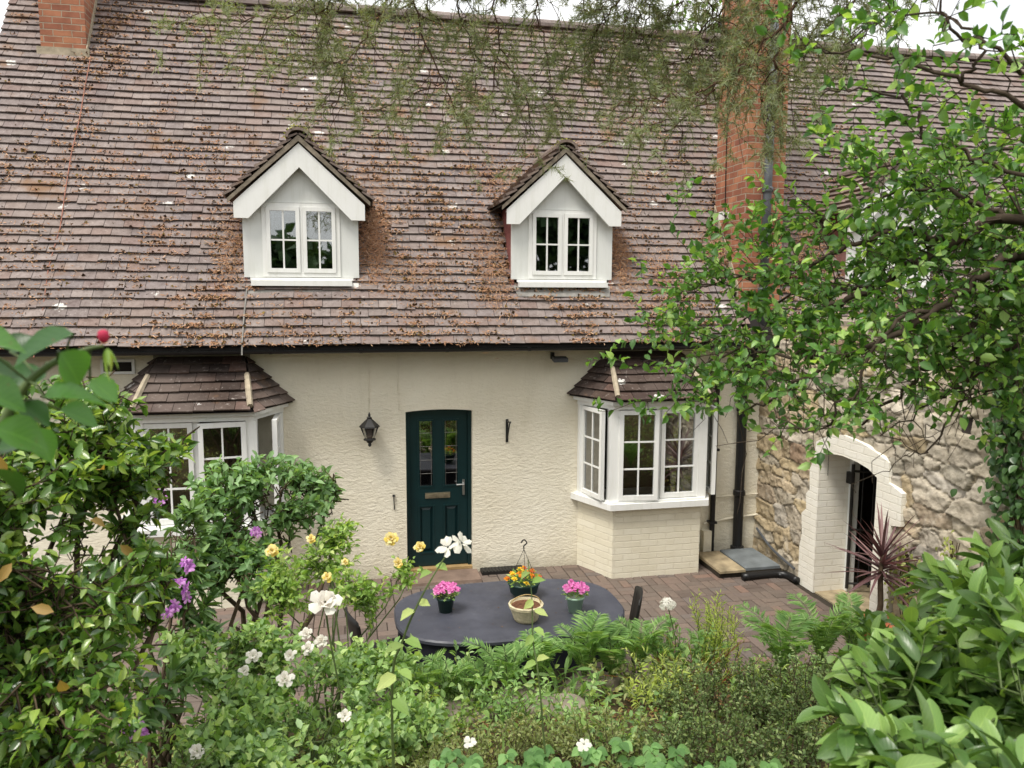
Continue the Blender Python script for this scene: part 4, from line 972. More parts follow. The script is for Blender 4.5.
m.build('pot', plain('woven cream ceramic', srgb('c9bd9c'), .7, .25, .35, 30, .8, 45), bp, False)
m = MB(); m.lathe([(.119, .1255), (.08, .130), (.01, .133)], c, 20); m.build('soil', SOILPOT, bp)
m = MB(); m.tube(bez([c+V(-.128, 0, .14), c+V(-.09, .0, .19), c+V(0, 0, .215), c+V(.09, 0, .19), c+V(.128, 0, .14)], 5), .005, 5); m.build('handle', plain('cane', srgb('b39a6a'), .7, .2), bp)

# ------------------------------------------------------------------ near rose and camellia on the left
b0 = P(-60, 700, 1.25); nr = thing('rose_bush', 'big leaved rose shoot with one crimson bud close at the upper left', 'rose bush', (b0[0], b0[1], gz(b0[0], b0[1])))
sm = MB(); s1 = bez([(b0[0], b0[1], gz(b0[0], b0[1])), P(-55, 600, 1.2), P(-20, 480, 1.1), P(15, 400, 1.08), P(50, 365, 1.08), P(85, 350, 1.10), P(104, 346, 1.1)], 5)
sm.tube(s1, np.linspace(.008, .0022, len(s1)), 6)
lf = Leafs()
for (a, b, c_, d_, r_, wp) in [(-40, 338, 30, 343, 1.0, 34), (74, 334, 4, 360, 1.05, 30), (60, 352, 84, 385, 1.05, 30), (44, 398, 114, 392, 1.02, 30), (-22, 392, 30, 408, 1.0, 38), (-6, 428, 52, 444, 1.05, 30), (20, 405, 50, 420, 1.1, 20),
                               (44, 370, 10, 388, 1.12, 24), (86, 372, 70, 352, 1.1, 20), (-20, 455, 20, 440, 1.1, 30), (60, 410, 100, 425, 1.15, 24), (-20, 370, 22, 376, 1.08, 22), (30, 430, 55, 460, 1.2, 22), (-10, 470, 26, 488, 1.15, 26), (90, 380, 118, 402, 1.15, 20), (10, 352, 34, 335, 1.14, 20)]:
    p, q = P(a, b, r_), P(c_, d_, r_*(1+rng.uniform(-.02, .04))); lf.add(p, q-p, V(rng.uniform(-.3, .3), -.45+rng.uniform(-.3, .3), .8), np.linalg.norm(q-p), wp/FPX*r_*1.15)
    k = np.argmin(((s1-p)**2).sum(1)); sm.tube([s1[k], (s1[k]+p)/2+V(0, 0, .006), p], .0016, 4, False)
sm.build('stem', STEM, nr, True); lf.build('foliage', BIG, L_NEAR, nr)
bc = P(107, 340, 1.1); m = MB(); m.lathe([(.002, -.007), (.006, -.003), (.0072, .003), (.006, .008), (.002, .010)], bc+V(-.004, 0, .003), 10); m.build('rosebud', PRED, nr, True)
lf = Leafs()
for k in range(5):
    w = 1.257*k; lf.add(bc+V(0, 0, -.010), V(.5*math.cos(w), .5*math.sin(w), -1), V(math.cos(w), math.sin(w), .3), rng.uniform(.022, .040), .005)
lf.build('sepal', STRAP, L_ROSE, nr)

cb = P(60, 760, 3.4); cbase = (cb[0]-.1, cb[1], gz(cb[0], cb[1]))
cam_bl = [(P(45, 480, 3.4), (.36, .35, .28)), (P(130, 480, 3.6), (.22, .25, .22)), (P(40, 600, 3.2), (.40, .4, .32)), (P(120, 580, 3.5), (.22, .25, .25)), (P(40, 715, 3.1), (.38, .4, .25)), (P(30, 405, 3.5), (.28, .3, .16)), (P(105, 415, 3.6), (.18, .2, .12)), (P(165, 450, 3.75), (.12, .15, .09)), (P(-60, 560, 3.2), (.3, .4, .6))]
cs_ = shrub('camellia_shrub', 'large glossy dark evergreen shrub filling the left edge with a few yellow leaves', 'shrub', cbase, cam_bl, 1250, 10, .056, .028, OVAL, L_CAM, tw=.17, stems=10, inner=.25, cut=-.22)
for (x, y, r_) in [(12, 563, 2.8), (54, 612, 2.75), (60, 680, 2.8), (8, 470, 2.9), (90, 520, 3.0), (100, 470, 3.1), (120, 545, 3.2)]:
    lf = Leafs(); lf.add(P(x, y, r_), rv3()+V(0, -.2, -.5), V(0, -.8, .5)+rv3()*.3, .065, .036); lf.build('yellow_leaf', OVAL, L_CAMY, cs_)

# ------------------------------------------------------------------ small tree, roses, rhododendron left of the door
q = P(262, 560, 5.6); mb_ = (q[0], -3.95, gz(q[0], -3.95))
shrub('fruit_tree', 'small bushy fruit tree in front of the left bay window', 'tree', mb_, [(P(255, 478, 5.6), (.42, .3, .20)), (P(205, 520, 5.5), (.22, .3, .25)), (P(308, 482, 5.75), (.22, .2, .14)), (P(240, 540, 5.5), (.25, .3, .15)), (P(180, 560, 5.4), (.18, .2, .2)), (P(295, 508, 5.6), (.28, .2, .14)), (P(330, 492, 5.8), (.12, .15, .08)), (P(245, 575, 5.3), (.28, .25, .16))], 520, 9, .066, .036, OVAL, L_MID, tw=.20, r0=.024, stems=7, spart='trunk', lpart='crown', cut=-.08, ns=3)
q = P(330, 640, 5.0); yb = (q[0], q[1], gz(q[0], q[1]))
yr_ = shrub('rose_bush', 'light green rose bush with yellow blooms left of the door', 'rose bush', yb, [(P(320, 560, 5.1), (.34, .25, .20)), (P(285, 590, 5.0), (.2, .2, .22)), (P(360, 590, 5.0), (.24, .2, .2)), (P(405, 572, 5.0), (.13, .12, .11)), (P(330, 530, 5.15), (.2, .2, .13))], 300, 8, .044, .026, OVAL, L_ROSE, STEM, tw=.16, r0=.008, stems=12, inner=.2, cut=-.05, ns=3)
for (x, y, s_) in [(272, 551, .038), (311, 539, .028), (391, 539, .045), (420, 547, .035), (398, 563, .032), (327, 577, .03), (345, 562, .022)]:
    blossom(yr_, 'yellow_rose', P(x, y, 4.85), s_, PYEL, 24, 4, (rng.normal(0, .3), -.8, .7))
q = P(300, 745, 4.3); wb = (q[0], q[1], gz(q[0], q[1]))
wr_ = shrub('rose_bush', 'spreading bright green shrub rose with white blooms at the lower left', 'rose bush', wb, [(P(300, 690, 4.4), (.42, .4, .2)), (P(215, 725, 4.1), (.34, .4, .2)), (P(380, 660, 4.7), (.30, .3, .17)), (P(400, 720, 4.4), (.3, .3, .16)), (P(270, 755, 3.9), (.4, .3, .14)), (P(250, 650, 4.6), (.25, .25, .18)), (P(190, 660, 4.4), (.22, .25, .16)), (P(330, 745, 4.0), (.35, .3, .14)), (P(200, 765, 3.8), (.3, .3, .14))], 1150, 8, .048, .030, OVAL, L_WROSE, STEM, tw=.16, r0=.009, stems=14, inner=.3, cut=-.12, ns=3)
for (x, y, s_, r_) in [(325, 602, .075, 4.1), (306, 634, .032, 4.2), (321, 641, .036, 4.2), (308, 648, .03, 4.15), (285, 679, .04, 4.0), (253, 656, .035, 4.3), (244, 671, .03, 4.1), (345, 716, .03, 3.8), (197, 751, .03, 3.7), (290, 655, .03, 4.2)]:
    blossom(wr_, 'white_rose', P(x, y, r_), s_, PWHITE, 16, 3, (rng.normal(0, .3), -.7, .8))
sm = MB(); sm.tube(bez([P(340, 690, 4.3), P(330, 640, 4.2), P(325, 605, 4.12)], 4), .005, 5); sm.build('flower_stem', STEM, wr_)
q = P(150, 735, 4.2); rb_ = (q[0], q[1], gz(q[0], q[1]))
rh = shrub('rhododendron', 'rhododendron with clusters of mauve purple flowers at the left', 'rhododendron', rb_, [(P(175, 575, 4.5), (.2, .2, .18)), (P(195, 625, 4.5), (.14, .2, .12)), (P(150, 690, 4.1), (.22, .25, .16)), (P(185, 530, 4.7), (.15, .2, .12))], 80, 9, .095, .028, LONG, L_RHO, tw=.16, r0=.014, stems=8, whorl=.35, inner=.35)
for (x, y, s_, r_) in [(189, 565, .05, 4.2), (178, 581, .045, 4.2), (172, 609, .05, 4.15), (184, 591, .04, 4.2), (130, 738, .055, 3.7), (140, 730, .04, 3.7), (161, 497, .05, 4.3), (255, 533, .04, 4.7)]:
    for k in range(5): blossom(rh, 'purple_flower', P(x, y, r_)+rng.normal(0, s_*.35, 3), s_*.55, PPUR, 6, 1, (rng.normal(0, .6), -.8, .5+rng.normal(0, .4)), .6)
# tall single shoot with a white bloom before the door
q = P(395, 720, 3.2); ts = thing('garden_rose', 'single tall thin rose shoot with an open white bloom in front of the door', 'rose', (q[0], q[1], gz(q[0], q[1])))
s1 = bez([(q[0], q[1], gz(q[0], q[1])), P(392, 690, 3.1), P(403, 640, 3.0), P(420, 600, 2.95), P(440, 565, 2.95), P(452, 548, 2.95)], 6)
sm = MB(); sm.tube(s1, np.linspace(.006, .0025, len(s1)), 5); sm.build('stem', STEM, ts)
lf = Leafs()
for (x, y, dx, dy, s_) in [(432, 572, -22, 4, 1), (436, 565, 20, 6, 1), (418, 602, 24, 6, 1), (415, 610, -26, 12, 1.2), (405, 640, 26, 8, 1.3), (404, 645, -30, 10, 1.4), (396, 675, -26, 16, 1.5), (398, 670, 22, 14, 1.3), (392, 700, 28, 18, 1.4)]:
    a, b = P(x, y, 2.98), P(x+dx, y+dy, 2.9); lf.add(a, b-a, V(0, -.5, .9)+rv3()*.3, .06*s_, .038*s_)
lf.build('foliage', OVAL, L_ROSE, ts)
for k in range(2): blossom(ts, 'white_rose', P(448+14*k, 547-4*k, 2.93), .046, PWHITE, 9, 2, (-.5+1.0*k, -.55, .9), .62)
# thin climbing shoot in front of the table
q = P(552, 730, 3.6); ts = thing('climbing_rose', 'thin upright shoot with sparse pale leaves in front of the table', 'rose', (q[0], q[1], gz(q[0], q[1])))
s1 = bez([(q[0], q[1], gz(q[0], q[1])), P(540, 690, 3.6), P(533, 640, 3.6), P(532, 600, 3.6), P(528, 560, 3.6)], 5)
sm = MB(); sm.tube(s1, np.linspace(.005, .002, len(s1)), 5); sm.build('stem', STEM, ts); lf = Leafs()
for (x, y, dx, dy) in [(533, 635, -10, 14), (534, 628, 12, 8), (534, 610, 24, 8), (533, 600, -10, 10), (532, 582, 10, -4), (530, 572, -8, 4), (536, 660, 14, -4), (537, 662, -14, 4)]:
    a, b = P(x, y, 3.6), P(x+dx, y+dy, 3.55); lf.add(a, b-a, V(0, -.6, .8)+rv3()*.4, .07, .04)
lf.build('foliage', OVAL, L_ROSE, ts)

# ------------------------------------------------------------------ ferns, border plants and low shrubs
def fern(x, y, label, n=10, L=.5, group='ferns along the patio edge', up_=1.0):
    z = gz(x, y); t = thing('fern', label, 'fern', (x, y, z), group); lf = Leafs(); sm = MB(); c = V(x, y, z)
    for k in range(n):
        w = 2*math.pi*(k+rng.random()*.7)/n; o = V(math.cos(w), math.sin(w), 0); l = L*rng.uniform(.7, 1.15); e = rng.uniform(.25, .75)
        pts = bez([c, c+o*l*.15*e+V(0, 0, l*.45*up_), c+o*l*.45*e+V(0, 0, l*.80*up_), c+o*l*.85*e+V(0, 0, l*.92*up_)], 7); sm.tube(pts, np.linspace(.0035, .001, len(pts)), 4, False)
        m_ = len(pts)
        for i in range(4, m_):
            d = nrm(pts[min(i+1, m_-1)]-pts[i-1]); s_ = nrm(np.cross(d, V(0, 0, 1))+rng.normal(0, .04, 3)); u = np.cross(s_, d); tt = (i-3)/(m_-3)
            for hf in (0, .5):
                p = pts[i]-d*hf*np.linalg.norm(pts[i]-pts[i-1]); pl = l*.24*math.sin(math.pi*min(1, .12+.88*(1-tt)+.02))**.8*(1 if tt > .12 else .7)
                for q_ in (-1, 1): lf.add(p, s_*q_+d*.45+rng.normal(0, .08, 3), u+rng.normal(0, .15, 3), pl, .008+.0065*pl/.1)
        lf.add(pts[-1], d, u, .03, .012)
    sm.build('stalk', STEM, t); lf.build('frond', DIAM, L_FERN, t); return t
fx = [(425, 660), (450, 668), (480, 662), (508, 670), (540, 664), (585, 668), (612, 662), (640, 658), (662, 668), (400, 672), (705, 664)]
fl_ = ['fern at the left end of the row below the table', 'fern under the near left edge of the table', 'fern below the pink pot at the left of the table', 'fern left of the cream basket pot, below the table edge', 'fern straight below the cream basket pot', 'fern below the sage green pot on the table', 'fern below the right corner of the table', 'fern in front of the right hand patio chair', 'fern right of the chair beside the white flower head', 'fern beside the rose shoots left of the table', 'fern beside the feathery yellow green plant']
for (x, y), lb_ in zip(fx, fl_):
    q = PY(x, y, -3.90+rng.uniform(-.08, .05)); fern(q[0], q[1], lb_, int(rng.integers(7, 11)), rng.uniform(.30, .48))
for (x, yy), lb_ in zip([(3.35, -4.15), (3.75, -3.95), (2.95, -4.3)], ['broad fern on the patio edge left of the laurel', 'fern at the foot of the white doorway beside the laurel', 'low fern between the dark shrubs and the patio']):
    fern(x, yy, lb_, 11, .50, None)
def border(name, label, cat, x, y, n, L, W, T, mat, h, r, stemmat=STEM, leafs=14, spread=.8):
    z = gz(x, y); t = thing(name, label, cat, (x, y, z)); sm, lf = MB(), Leafs()
    for k in range(n):
        b = V(x, y, z)+V(*(rng.normal(0, r*.35, 2)), 0); e = b+V(rng.normal(0, r*.6), rng.normal(0, r*.6), h*rng.uniform(.65, 1.05)); p = limb(b, e, 5, 0, .04)
        sm.tube(p, np.linspace(.004, .0012, 5), 4, False); spray(lf, p, leafs, L, W, spread, .7, .15)
    sm.build('stem', stemmat, t); lf.build('foliage', T, mat, t); return t
q = PY(720, 652, -3.9); border('feathery_plant', 'feathery yellow green plant standing in front of the drain corner', 'plant', q[0], -3.9, 30, .055, .009, DIAM, L_FEATH, .62, .17, leafs=40, spread=.7)
q = PY(676, 655, -3.95); hy = border('flowering_plant', 'leafy plant with one cream white flower head by the right chair', 'plant', q[0], -3.95, 18, .06, .022, LONG, L_FERN, .50, .2, leafs=14)
sm = MB(); hq = PY(668, 606, -3.95); sm.tube(bez([(hy.location[0], hy.location[1], hy.location[2]), (hq+V(*hy.location))/2+V(.03, 0, .02), hq], 5), .004, 5); sm.build('flower_stem', STEM, hy)
for k in range(26):
    d = rv3(); d[2] = abs(d[2]); blossom(hy, 'flower', PY(668, 606, -3.95)+d*.055, .022, PWHITE, 6, 1, tuple(d), .8)
q = PY(690, 668, -4.1); border('grassy_plant', 'straw and reddish stemmed grassy clump beside the pale stone', 'plant', q[0], -4.1, 40, .09, .006, DIAM, L_FEATH, .34, .3, REDSTEM, 9, .4)
q = PY(640, 668, -4.15); border('leafy_plant', 'grey green leafy herb clump in front of the ferns', 'plant', q[0], -4.15, 26, .055, .02, LONG, L_COTL, .34, .3, STEM, 14)
q = PY(560, 672, -4.1); border('leafy_plant', 'pale lily leaved clump growing under the thin upright shoot', 'plant', q[0], -4.1, 16, .16, .03, LONG, L_FERN, .22, .22, STEM, 4, .5)
q = PY(470, 672, -4.15); border('leafy_plant', 'green leafy clump below the ferns left of the rocks', 'plant', q[0], -4.15, 24, .06, .03, OVAL, L_WROSE, .30, .35, STEM, 12)
def mound(label, px_, py_, r_, rad, n, mat, L=.024, W=.012, h=1.0):
    c = P(px_, py_, r_); z = gz(c[0], c[1]); t = thing('low_shrub', label, 'shrub', (c[0], c[1], z)); sm, lf = MB(), Leafs(); b = V(c[0], c[1], z)
    top = max(.25, (c[2]-z)+rad*.35)*h
    for k in range(n):
        w = rng.random()*2*math.pi; rr = rad*math.sqrt(rng.random()); e = b+V(rr*math.cos(w), rr*math.sin(w), 0)
        e[2] = gz(e[0], e[1])+top*(1-.65*(rr/rad)**2)*rng.uniform(.55, 1.12)
        s_ = b+(e-b)*V(.55, .55, .0)+V(0, 0, 0); s_[2] = gz(s_[0], s_[1]); p = limb(s_, e, 6, .05, .07)
        sm.tube(p, np.linspace(.005, .0012, 6), 3, False); spray(lf, p, 34, L, W, .95, .5, .25)
        for j in range(3):
            i = int(rng.integers(2, 5)); d = nrm(p[-1]-p[0]); e2 = p[i]+nrm(d+rv3()*.8)*rng.uniform(.06, .14); pp = np.array([p[i], (p[i]+e2)/2+rng.normal(0, .008, 3), e2]); sm.tube(pp, [.002, .0015, .001], 3, False); spray(lf, pp, 14, L, W, .95, .5, .1)
    sm.build('stem', BARK, t); lf.build('foliage', DIAM, mat, t); return t
mound('dark small leaved low shrub right of the rocks, below the feathery plant', 720, 680, 5.2, .42, 60, L_COT)
mound('dark low shrub beside the laurel at the patio edge', 805, 665, 5.2, .40, 55, L_COT)
mound('low dark shrub at the bottom beside the lowest laurel leaves', 800, 740, 4.2, .38, 55, L_COT)
mound('dense dark low shrub at the middle bottom, right of the pale rocks', 700, 735, 4.4, .42, 60, L_COT)
mound('olive low shrub in front of the pale rocks, with twigs standing up', 600, 730, 4.3, .34, 34, L_COTL, .024, .012)
mound('thin olive low shrub before the ferns, left of the rocks', 510, 735, 4.3, .34, 26, L_COTL)
mound('low olive herb shrub at the bottom between rose and rocks', 450, 755, 4.0, .34, 34, L_COTL)
mound('sprawling twiggy low shrub at the bottom left under the rhododendron', 120, 770, 3.6, .45, 40, L_COT)
def trefoil(label, px_, py_, r_, n, rad, L=.058):
    c = P(px_, py_, r_); z = gz(c[0], c[1]); t = thing('strawberry_plant', label, 'plant', (c[0], c[1], z)); sm, lf = MB(), Leafs(); b = V(c[0], c[1], z)
    for k in range(n):
        e = V(c[0]+rng.uniform(-rad, rad), c[1]+rng.uniform(-.15, .12), c[2]+rng.uniform(-.06, .05)); sm.tube(limb(b+rng.normal(0, .05, 3)*V(1, 1, 0), e, 5, .1, .04), .002, 4, False); w0 = rng.uniform(-2.4, -.8)
        for j in (-1, 0, 1):
            w = w0+j*1.15; lf.add(e, V(math.cos(w), math.sin(w), -.05), V(0, -.3, 1)+rv3()*.2, L*rng.uniform(.85, 1.1), L*.8)
    sm.build('stem', STEM, t); lf.build('foliage', BIG, L_TRI, t); return t
trefoil('three leaved bright green plant at the bottom centre below the low shrubs', 600, 765, 3.7, 22, .30)
trefoil('three leaved plant at the bottom edge right of centre', 715, 770, 3.6, 20, .28)
tp_ = trefoil('three leaved plant with a white flower at the bottom below the rocks', 500, 765, 3.7, 20, .28)
for (x, y) in [(584, 744), (470, 742)]: blossom(tp_, 'flower', P(x, y, 3.6), .03, PWHITE, 6, 1, (0, -.5, 1), .8)

# rocks
def rock(label, c, s, mat=ROCK, name='garden_rock'):
    bm = bpy.data.meshes.new(name); import bmesh
    b = bmesh.new(); bmesh.ops.create_icosphere(b, subdivisions=4, radius=1)
    o = rng.uniform(0, 50, 3)
    for v in b.verts:
        d = v.co.copy(); k = 1+.28*mnoise.noise(d*1.1+Vector(o))+.12*mnoise.noise(d*2.6+Vector(o))+.05*mnoise.noise(d*7+Vector(o))
        d.z = max(-.75, min(.62, d.z)); v.co = Vector((d.x*s[0]*k, d.y*s[1]*k, d.z*s[2]*k))
    b.to_mesh(bm); b.free(); bm.materials.append(mat); bm.polygons.foreach_set('use_smooth', np.ones(len(bm.polygons), bool))
    ob_ = bpy.data.objects.new(name, bm); COL.objects.link(ob_); ob_.location = [float(k) for k in c]; ob_.rotation_euler[2] = rng.uniform(-.3, .3)
    return tag(ob_, label, 'rock')
def on_bank(px_, py_):                          # where the line of sight meets the bank
    for r_ in np.arange(3.0, 9, .02):
        q_ = P(px_, py_, r_)
        if q_[2] <= gz(q_[0], q_[1])+.02: return q_
    return q_
for (x, y, sx_, sy_, sz_, lb_) in [(590, 690, .24, .15, .09, 'flat grey brown rock on the bank below the table'), (650, 690, .20, .14, .09, 'broad pale rock right of the flat rock below the table'), (520, 704, .22, .16, .08, 'mossy brown rock on the bank left of the flat rock'), (470, 715, .20, .15, .07, 'leftmost low rock on the bank beside the shrub rose'), (560, 712, .18, .13, .07, 'small weathered rock nearest the camera among the bank rocks')]:
    q = on_bank(x, y); rock(lb_, q+V(0, 0, .02), (sx_, sy_, sz_))
q = on_bank(735, 645); rock('small pale white stone among the straw stems at the patio edge', (3.45, -3.62, .05), (.13, .06, .05), PALEROCK)

# ------------------------------------------------------------------ laurel and cordyline at the right
lbp = P(960, 760, 2.9); lbs = (lbp[0], lbp[1], gz(lbp[0], lbp[1]))
shrub('laurel_shrub', 'big glossy bright green laurel filling the lower right corner', 'shrub', lbs, [(P(955, 660, 2.7), (.30, .3, .2)), (P(915, 645, 3.5), (.28, .3, .14)), (P(1010, 595, 3.1), (.28, .3, .18)), (P(925, 715, 2.4), (.26, .3, .17)), (P(1010, 690, 2.3), (.3, .3, .22)), (P(868, 675, 3.7), (.16, .2, .14)), (P(980, 595, 3.8), (.25, .3, .13)), (P(970, 770, 2.1), (.3, .25, .14)), (P(1080, 690, 2.5), (.3, .4, .26))], 380, 8, .096, .040, LAUR, L_LAUR, STEM, tw=.2, r0=.016, stems=14, inner=.3, cut=-.2, ns=2.2, spread=.75, upb=1.0, jit=.3)
ct = thing('cordyline', 'spiky purple cordyline in front of the white doorway', 'cordyline', (4.84, -2.84, 0)); c = V(4.84, -2.84, 0)
m = MB(); m.lathe([(.13, .001), (.17, .26), (.185, .27), (.185, .31), (.16, .31)], c+V(0, 0, .012), 16); m.build('pot', TERRA, ct, True)
m = MB(); m.tube(limb(c+V(0, 0, .30), c+V(.03, .02, .95), 5, 0, .02), [.03, .028, .026, .024, .02], 7); m.build('stem', BARK, ct, True)
lf = Leafs()
for k in range(64):
    zz = rng.random(); w = rng.random()*6.283; el = -.35+1.5*zz**.8; o = V(math.cos(w)*math.cos(el), math.sin(w)*math.cos(el), math.sin(el)); lf.add(c+V(.03, .02, .72+.24*zz), o, V(0, 0, 1)+rv3()*.2, rng.uniform(.40, .60), .030)
lf.build('foliage', SPIKE, L_CORD, ct)

# ivy and climbers on the stone wall
def climber(name, label, pts, n, L, mat, T=BIG):
    t = thing(name, label, name.replace('_', ' '), (WX-.09, pts[0][0], gz(WX-.1, pts[0][0])+.0)); sm, lf = MB(), Leafs()
    for k in range(7):
        p = np.array([(WX-.075-.02*rng.random(), y+rng.normal(0, s_*.4), z) for y, z, s_ in pts]); sm.tube(bez(p, 4), .006, 4, False)
    for k in range(n):
        f = rng.random()*(len(pts)-1); i = int(f); a, b = pts[i], pts[min(i+1, len(pts)-1)]; f -= i
        y, z, s_ = (a[j]+(b[j]-a[j])*f for j in range(3)); q = V(WX-.10-abs(rng.normal(0, .05)), y+rng.normal(0, s_), z+rng.normal(0, .08))
        lf.add(q, V(rng.normal(-.3, .3), rng.normal(0, .5), -.8), V(-1, 0, .45)+rv3()*.45, L*rng.uniform(.6, 1.2), L*.8)
    sm.build('stem', BARK, t); lf.build('foliage', T, mat, t)
climber('ivy', 'dark ivy hanging down the stone wall at the right edge', [(-4.15, .3, .2), (-4.1, 1.2, .16), (-3.98, 2.0, .12), (-3.92, 2.6, .14), (-4.2, 3.0, .3)], 900, .075, L_IVY)
climber('climber', 'variegated climber at the wall foot beside the white doorway', [(-2.86, .05, .12), (-2.86, .6, .12), (-2.84, .95, .06)], 260, .045, L_IVYV, OVAL)
climber('climber', 'thin variegated climber on the stone wall right of the doorway', [(-3.45, .05, .10), (-3.43, .8, .08), (-3.40, 1.25, .05)], 190, .045, L_IVYV, OVAL)

# ------------------------------------------------------------------ overhanging tree at the right
tb_ = (2.75, -6.95, gz(2.75, -6.95))
ot = thing('overhanging_tree', 'bright green leafed tree with dark crooked limbs reaching in from the right', 'tree', tb_)
LIMBS = [  # pixel x, pixel y, distance ; radius from ... to
    ([(1100, 300, 3.1), (1024, 258, 3.0), (975, 282, 2.95), (930, 312, 2.9), (880, 343, 2.9), (840, 360, 2.9), (790, 386, 2.95), (750, 408, 3.0)], .020, .004),
    ([(1110, 330, 3.15), (1024, 284, 3.2), (988, 312, 3.2), (950, 352, 3.2), (920, 374, 3.2), (890, 402, 3.2), (862, 425, 3.2)], .020, .004),
    ([(1100, 260, 3.1), (1005, 217, 3.15), (951, 246, 3.15), (912, 265, 3.15), (880, 283, 3.15), (853, 297, 3.15), (818, 312, 3.15), (779, 340, 3.2), (745, 370, 3.2), (718, 388, 3.2)], .022, .004),
    ([(951, 246, 3.15), (927, 236, 3.2), (896, 232, 3.2), (857, 244, 3.2), (810, 265, 3.2), (763, 277, 3.25), (720, 280, 3.3), (690, 292, 3.35)], .014, .003),
    ([(1110, 180, 3.0), (1024, 104, 2.8), (962, 82, 2.8), (898, 60, 2.85), (831, 50, 2.9), (794, 32, 2.9)], .010, .0025),
    ([(1090, 230, 3.0), (1010, 170, 2.9), (935, 141, 2.9), (915, 104, 2.9), (861, 91, 2.95), (825, 92, 2.95)], .009, .0025),
    ([(962, 82, 2.8), (985, 55, 2.8), (955, 20, 2.8), (900, 15, 2.8), (845, 45, 2.85)], .006, .002),
    ([(1060, 120, 2.7), (1010, 60, 2.6), (960, 30, 2.6), (930, -10, 2.6)], .009, .003),
    ([(1070, 330, 3.1), (1000, 350, 3.1), (974, 379, 3.1), (959, 410, 3.1), (930, 450, 3.1), (905, 455, 3.1)], .009, .002),
    ([(988, 312, 3.2), (985, 350, 3.1), (960, 385, 3.1), (930, 405, 3.1), (880, 436, 3.15)], .010, .002),
    ([(930, 312, 2.9), (890, 330, 2.8), (850, 400, 2.8), (815, 430, 2.85), (770, 420, 2.85)], .008, .002),
    ([(1005, 217, 3.15), (960, 195, 3.2), (905, 190, 3.25), (860, 215, 3.3), (830, 235, 3.3)], .010, .002),
    ([(880, 283, 3.15), (830, 290, 3.3), (780, 300, 3.4), (740, 322, 3.4), (705, 345, 3.4)], .008, .002),
    ([(840, 360, 2.9), (790, 355, 3.1), (740, 350, 3.2), (700, 366, 3.3), (685, 385, 3.3)], .008, .002),
    ([(1100, 310, 3.5), (1030, 300, 3.8), (980, 330, 3.9), (930, 345, 3.9), (880, 370, 3.9)], .012, .003),
    ([(1100, 260, 3.4), (1040, 210, 3.7), (990, 200, 3.8), (940, 225, 3.8), (890, 250, 3.8), (850, 280, 3.8)], .012, .003),
    ([(1100, 340, 3.3), (1040, 370, 3.5), (1000, 390, 3.6), (960, 395, 3.6)], .010, .003),
    ([(1100, 230, 3.3), (1040, 160, 3.4), (1000, 150, 3.5), (965, 165, 3.5), (930, 200, 3.5)], .010, .003),
    ([(1090, 300, 3.3), (1030, 320, 3.4), (990, 260, 3.4), (950, 215, 3.4), (930, 180, 3.4)], .012, .003)]
sm, lf = MB(), Leafs()
top = P(1130, 330, 3.25)
tr_ = bez([tb_, (tb_[0]-.02, tb_[1]+.03, tb_[2]+.8), top-V(.05, 0, .4), top], 5); sm.tube(tr_, np.linspace(.075, .05, len(tr_)), 8)
for pts, r0_, r1_ in LIMBS:
    w_ = [P(*p) for p in pts]
    if pts[0][0] > 1050: w_ = [top]+w_
    p = bez(w_, 5); p[1:-1] += rng.normal(0, .009, (len(p)-2, 3)); rr = np.linspace(r0_, r1_, len(p)); sm.tube(p, rr, 7)
    bare = pts[-1][1] > 440
    Lp = np.linalg.norm(np.diff(p, axis=0), axis=1); k = 0.0
    for i in range(1, len(p)):
        k += Lp[i-1]*(.35 if pts[-1][1] > 400 and p[i][2] < 3.02 else 1)
        hi = pts[-1][1] < 100
        while k > (.12 if hi else .033):
            k -= .12 if hi else .033
            t = nrm(p[i]-p[i-1]); sd_ = nrm(np.cross(t, rv3())); d = nrm(t*.6+sd_*.9+V(-.1, 0, .12 if not bare else -.3)); ln = rng.uniform(.12, .40)*(.7 if hi else 1)
            e = p[i]+d*ln; tw = limb(p[i], e, 6, .04, .07); sm.tube(tw, np.linspace(max(.0022, rr[i]*.22), .0011, 6), 4, False)
            if (bare and rng.random() < .8) or (e[2] < 2.86+rng.normal(0, .05) and pts[0][0] > 0 and p[i][0] > 1.0): continue
            spray(lf, tw, int(4+ln*20), .042, .027, .85, .7, .25, .4)
            for q_ in range(int(rng.integers(1, 4))):
                j = int(rng.integers(2, 6)); d2 = nrm(nrm(tw[-1]-tw[0])*.6+rv3()*.8+V(0, 0, .1)); e2 = tw[j]+d2*rng.uniform(.06, .18); t2 = limb(tw[j], e2, 4, .03, .06)
                sm.tube(t2, [.0016, .0014, .0012, .0009], 3, False); spray(lf, t2, 7, .040, .026, .85, .7, .2, .4)
sm.build('trunk', plain('dark lichened bark', srgb('4d4339'), .9, .1, .5, 14, .8, 50), ot, True); lf.build('crown', OVAL, L_TREE, ot)

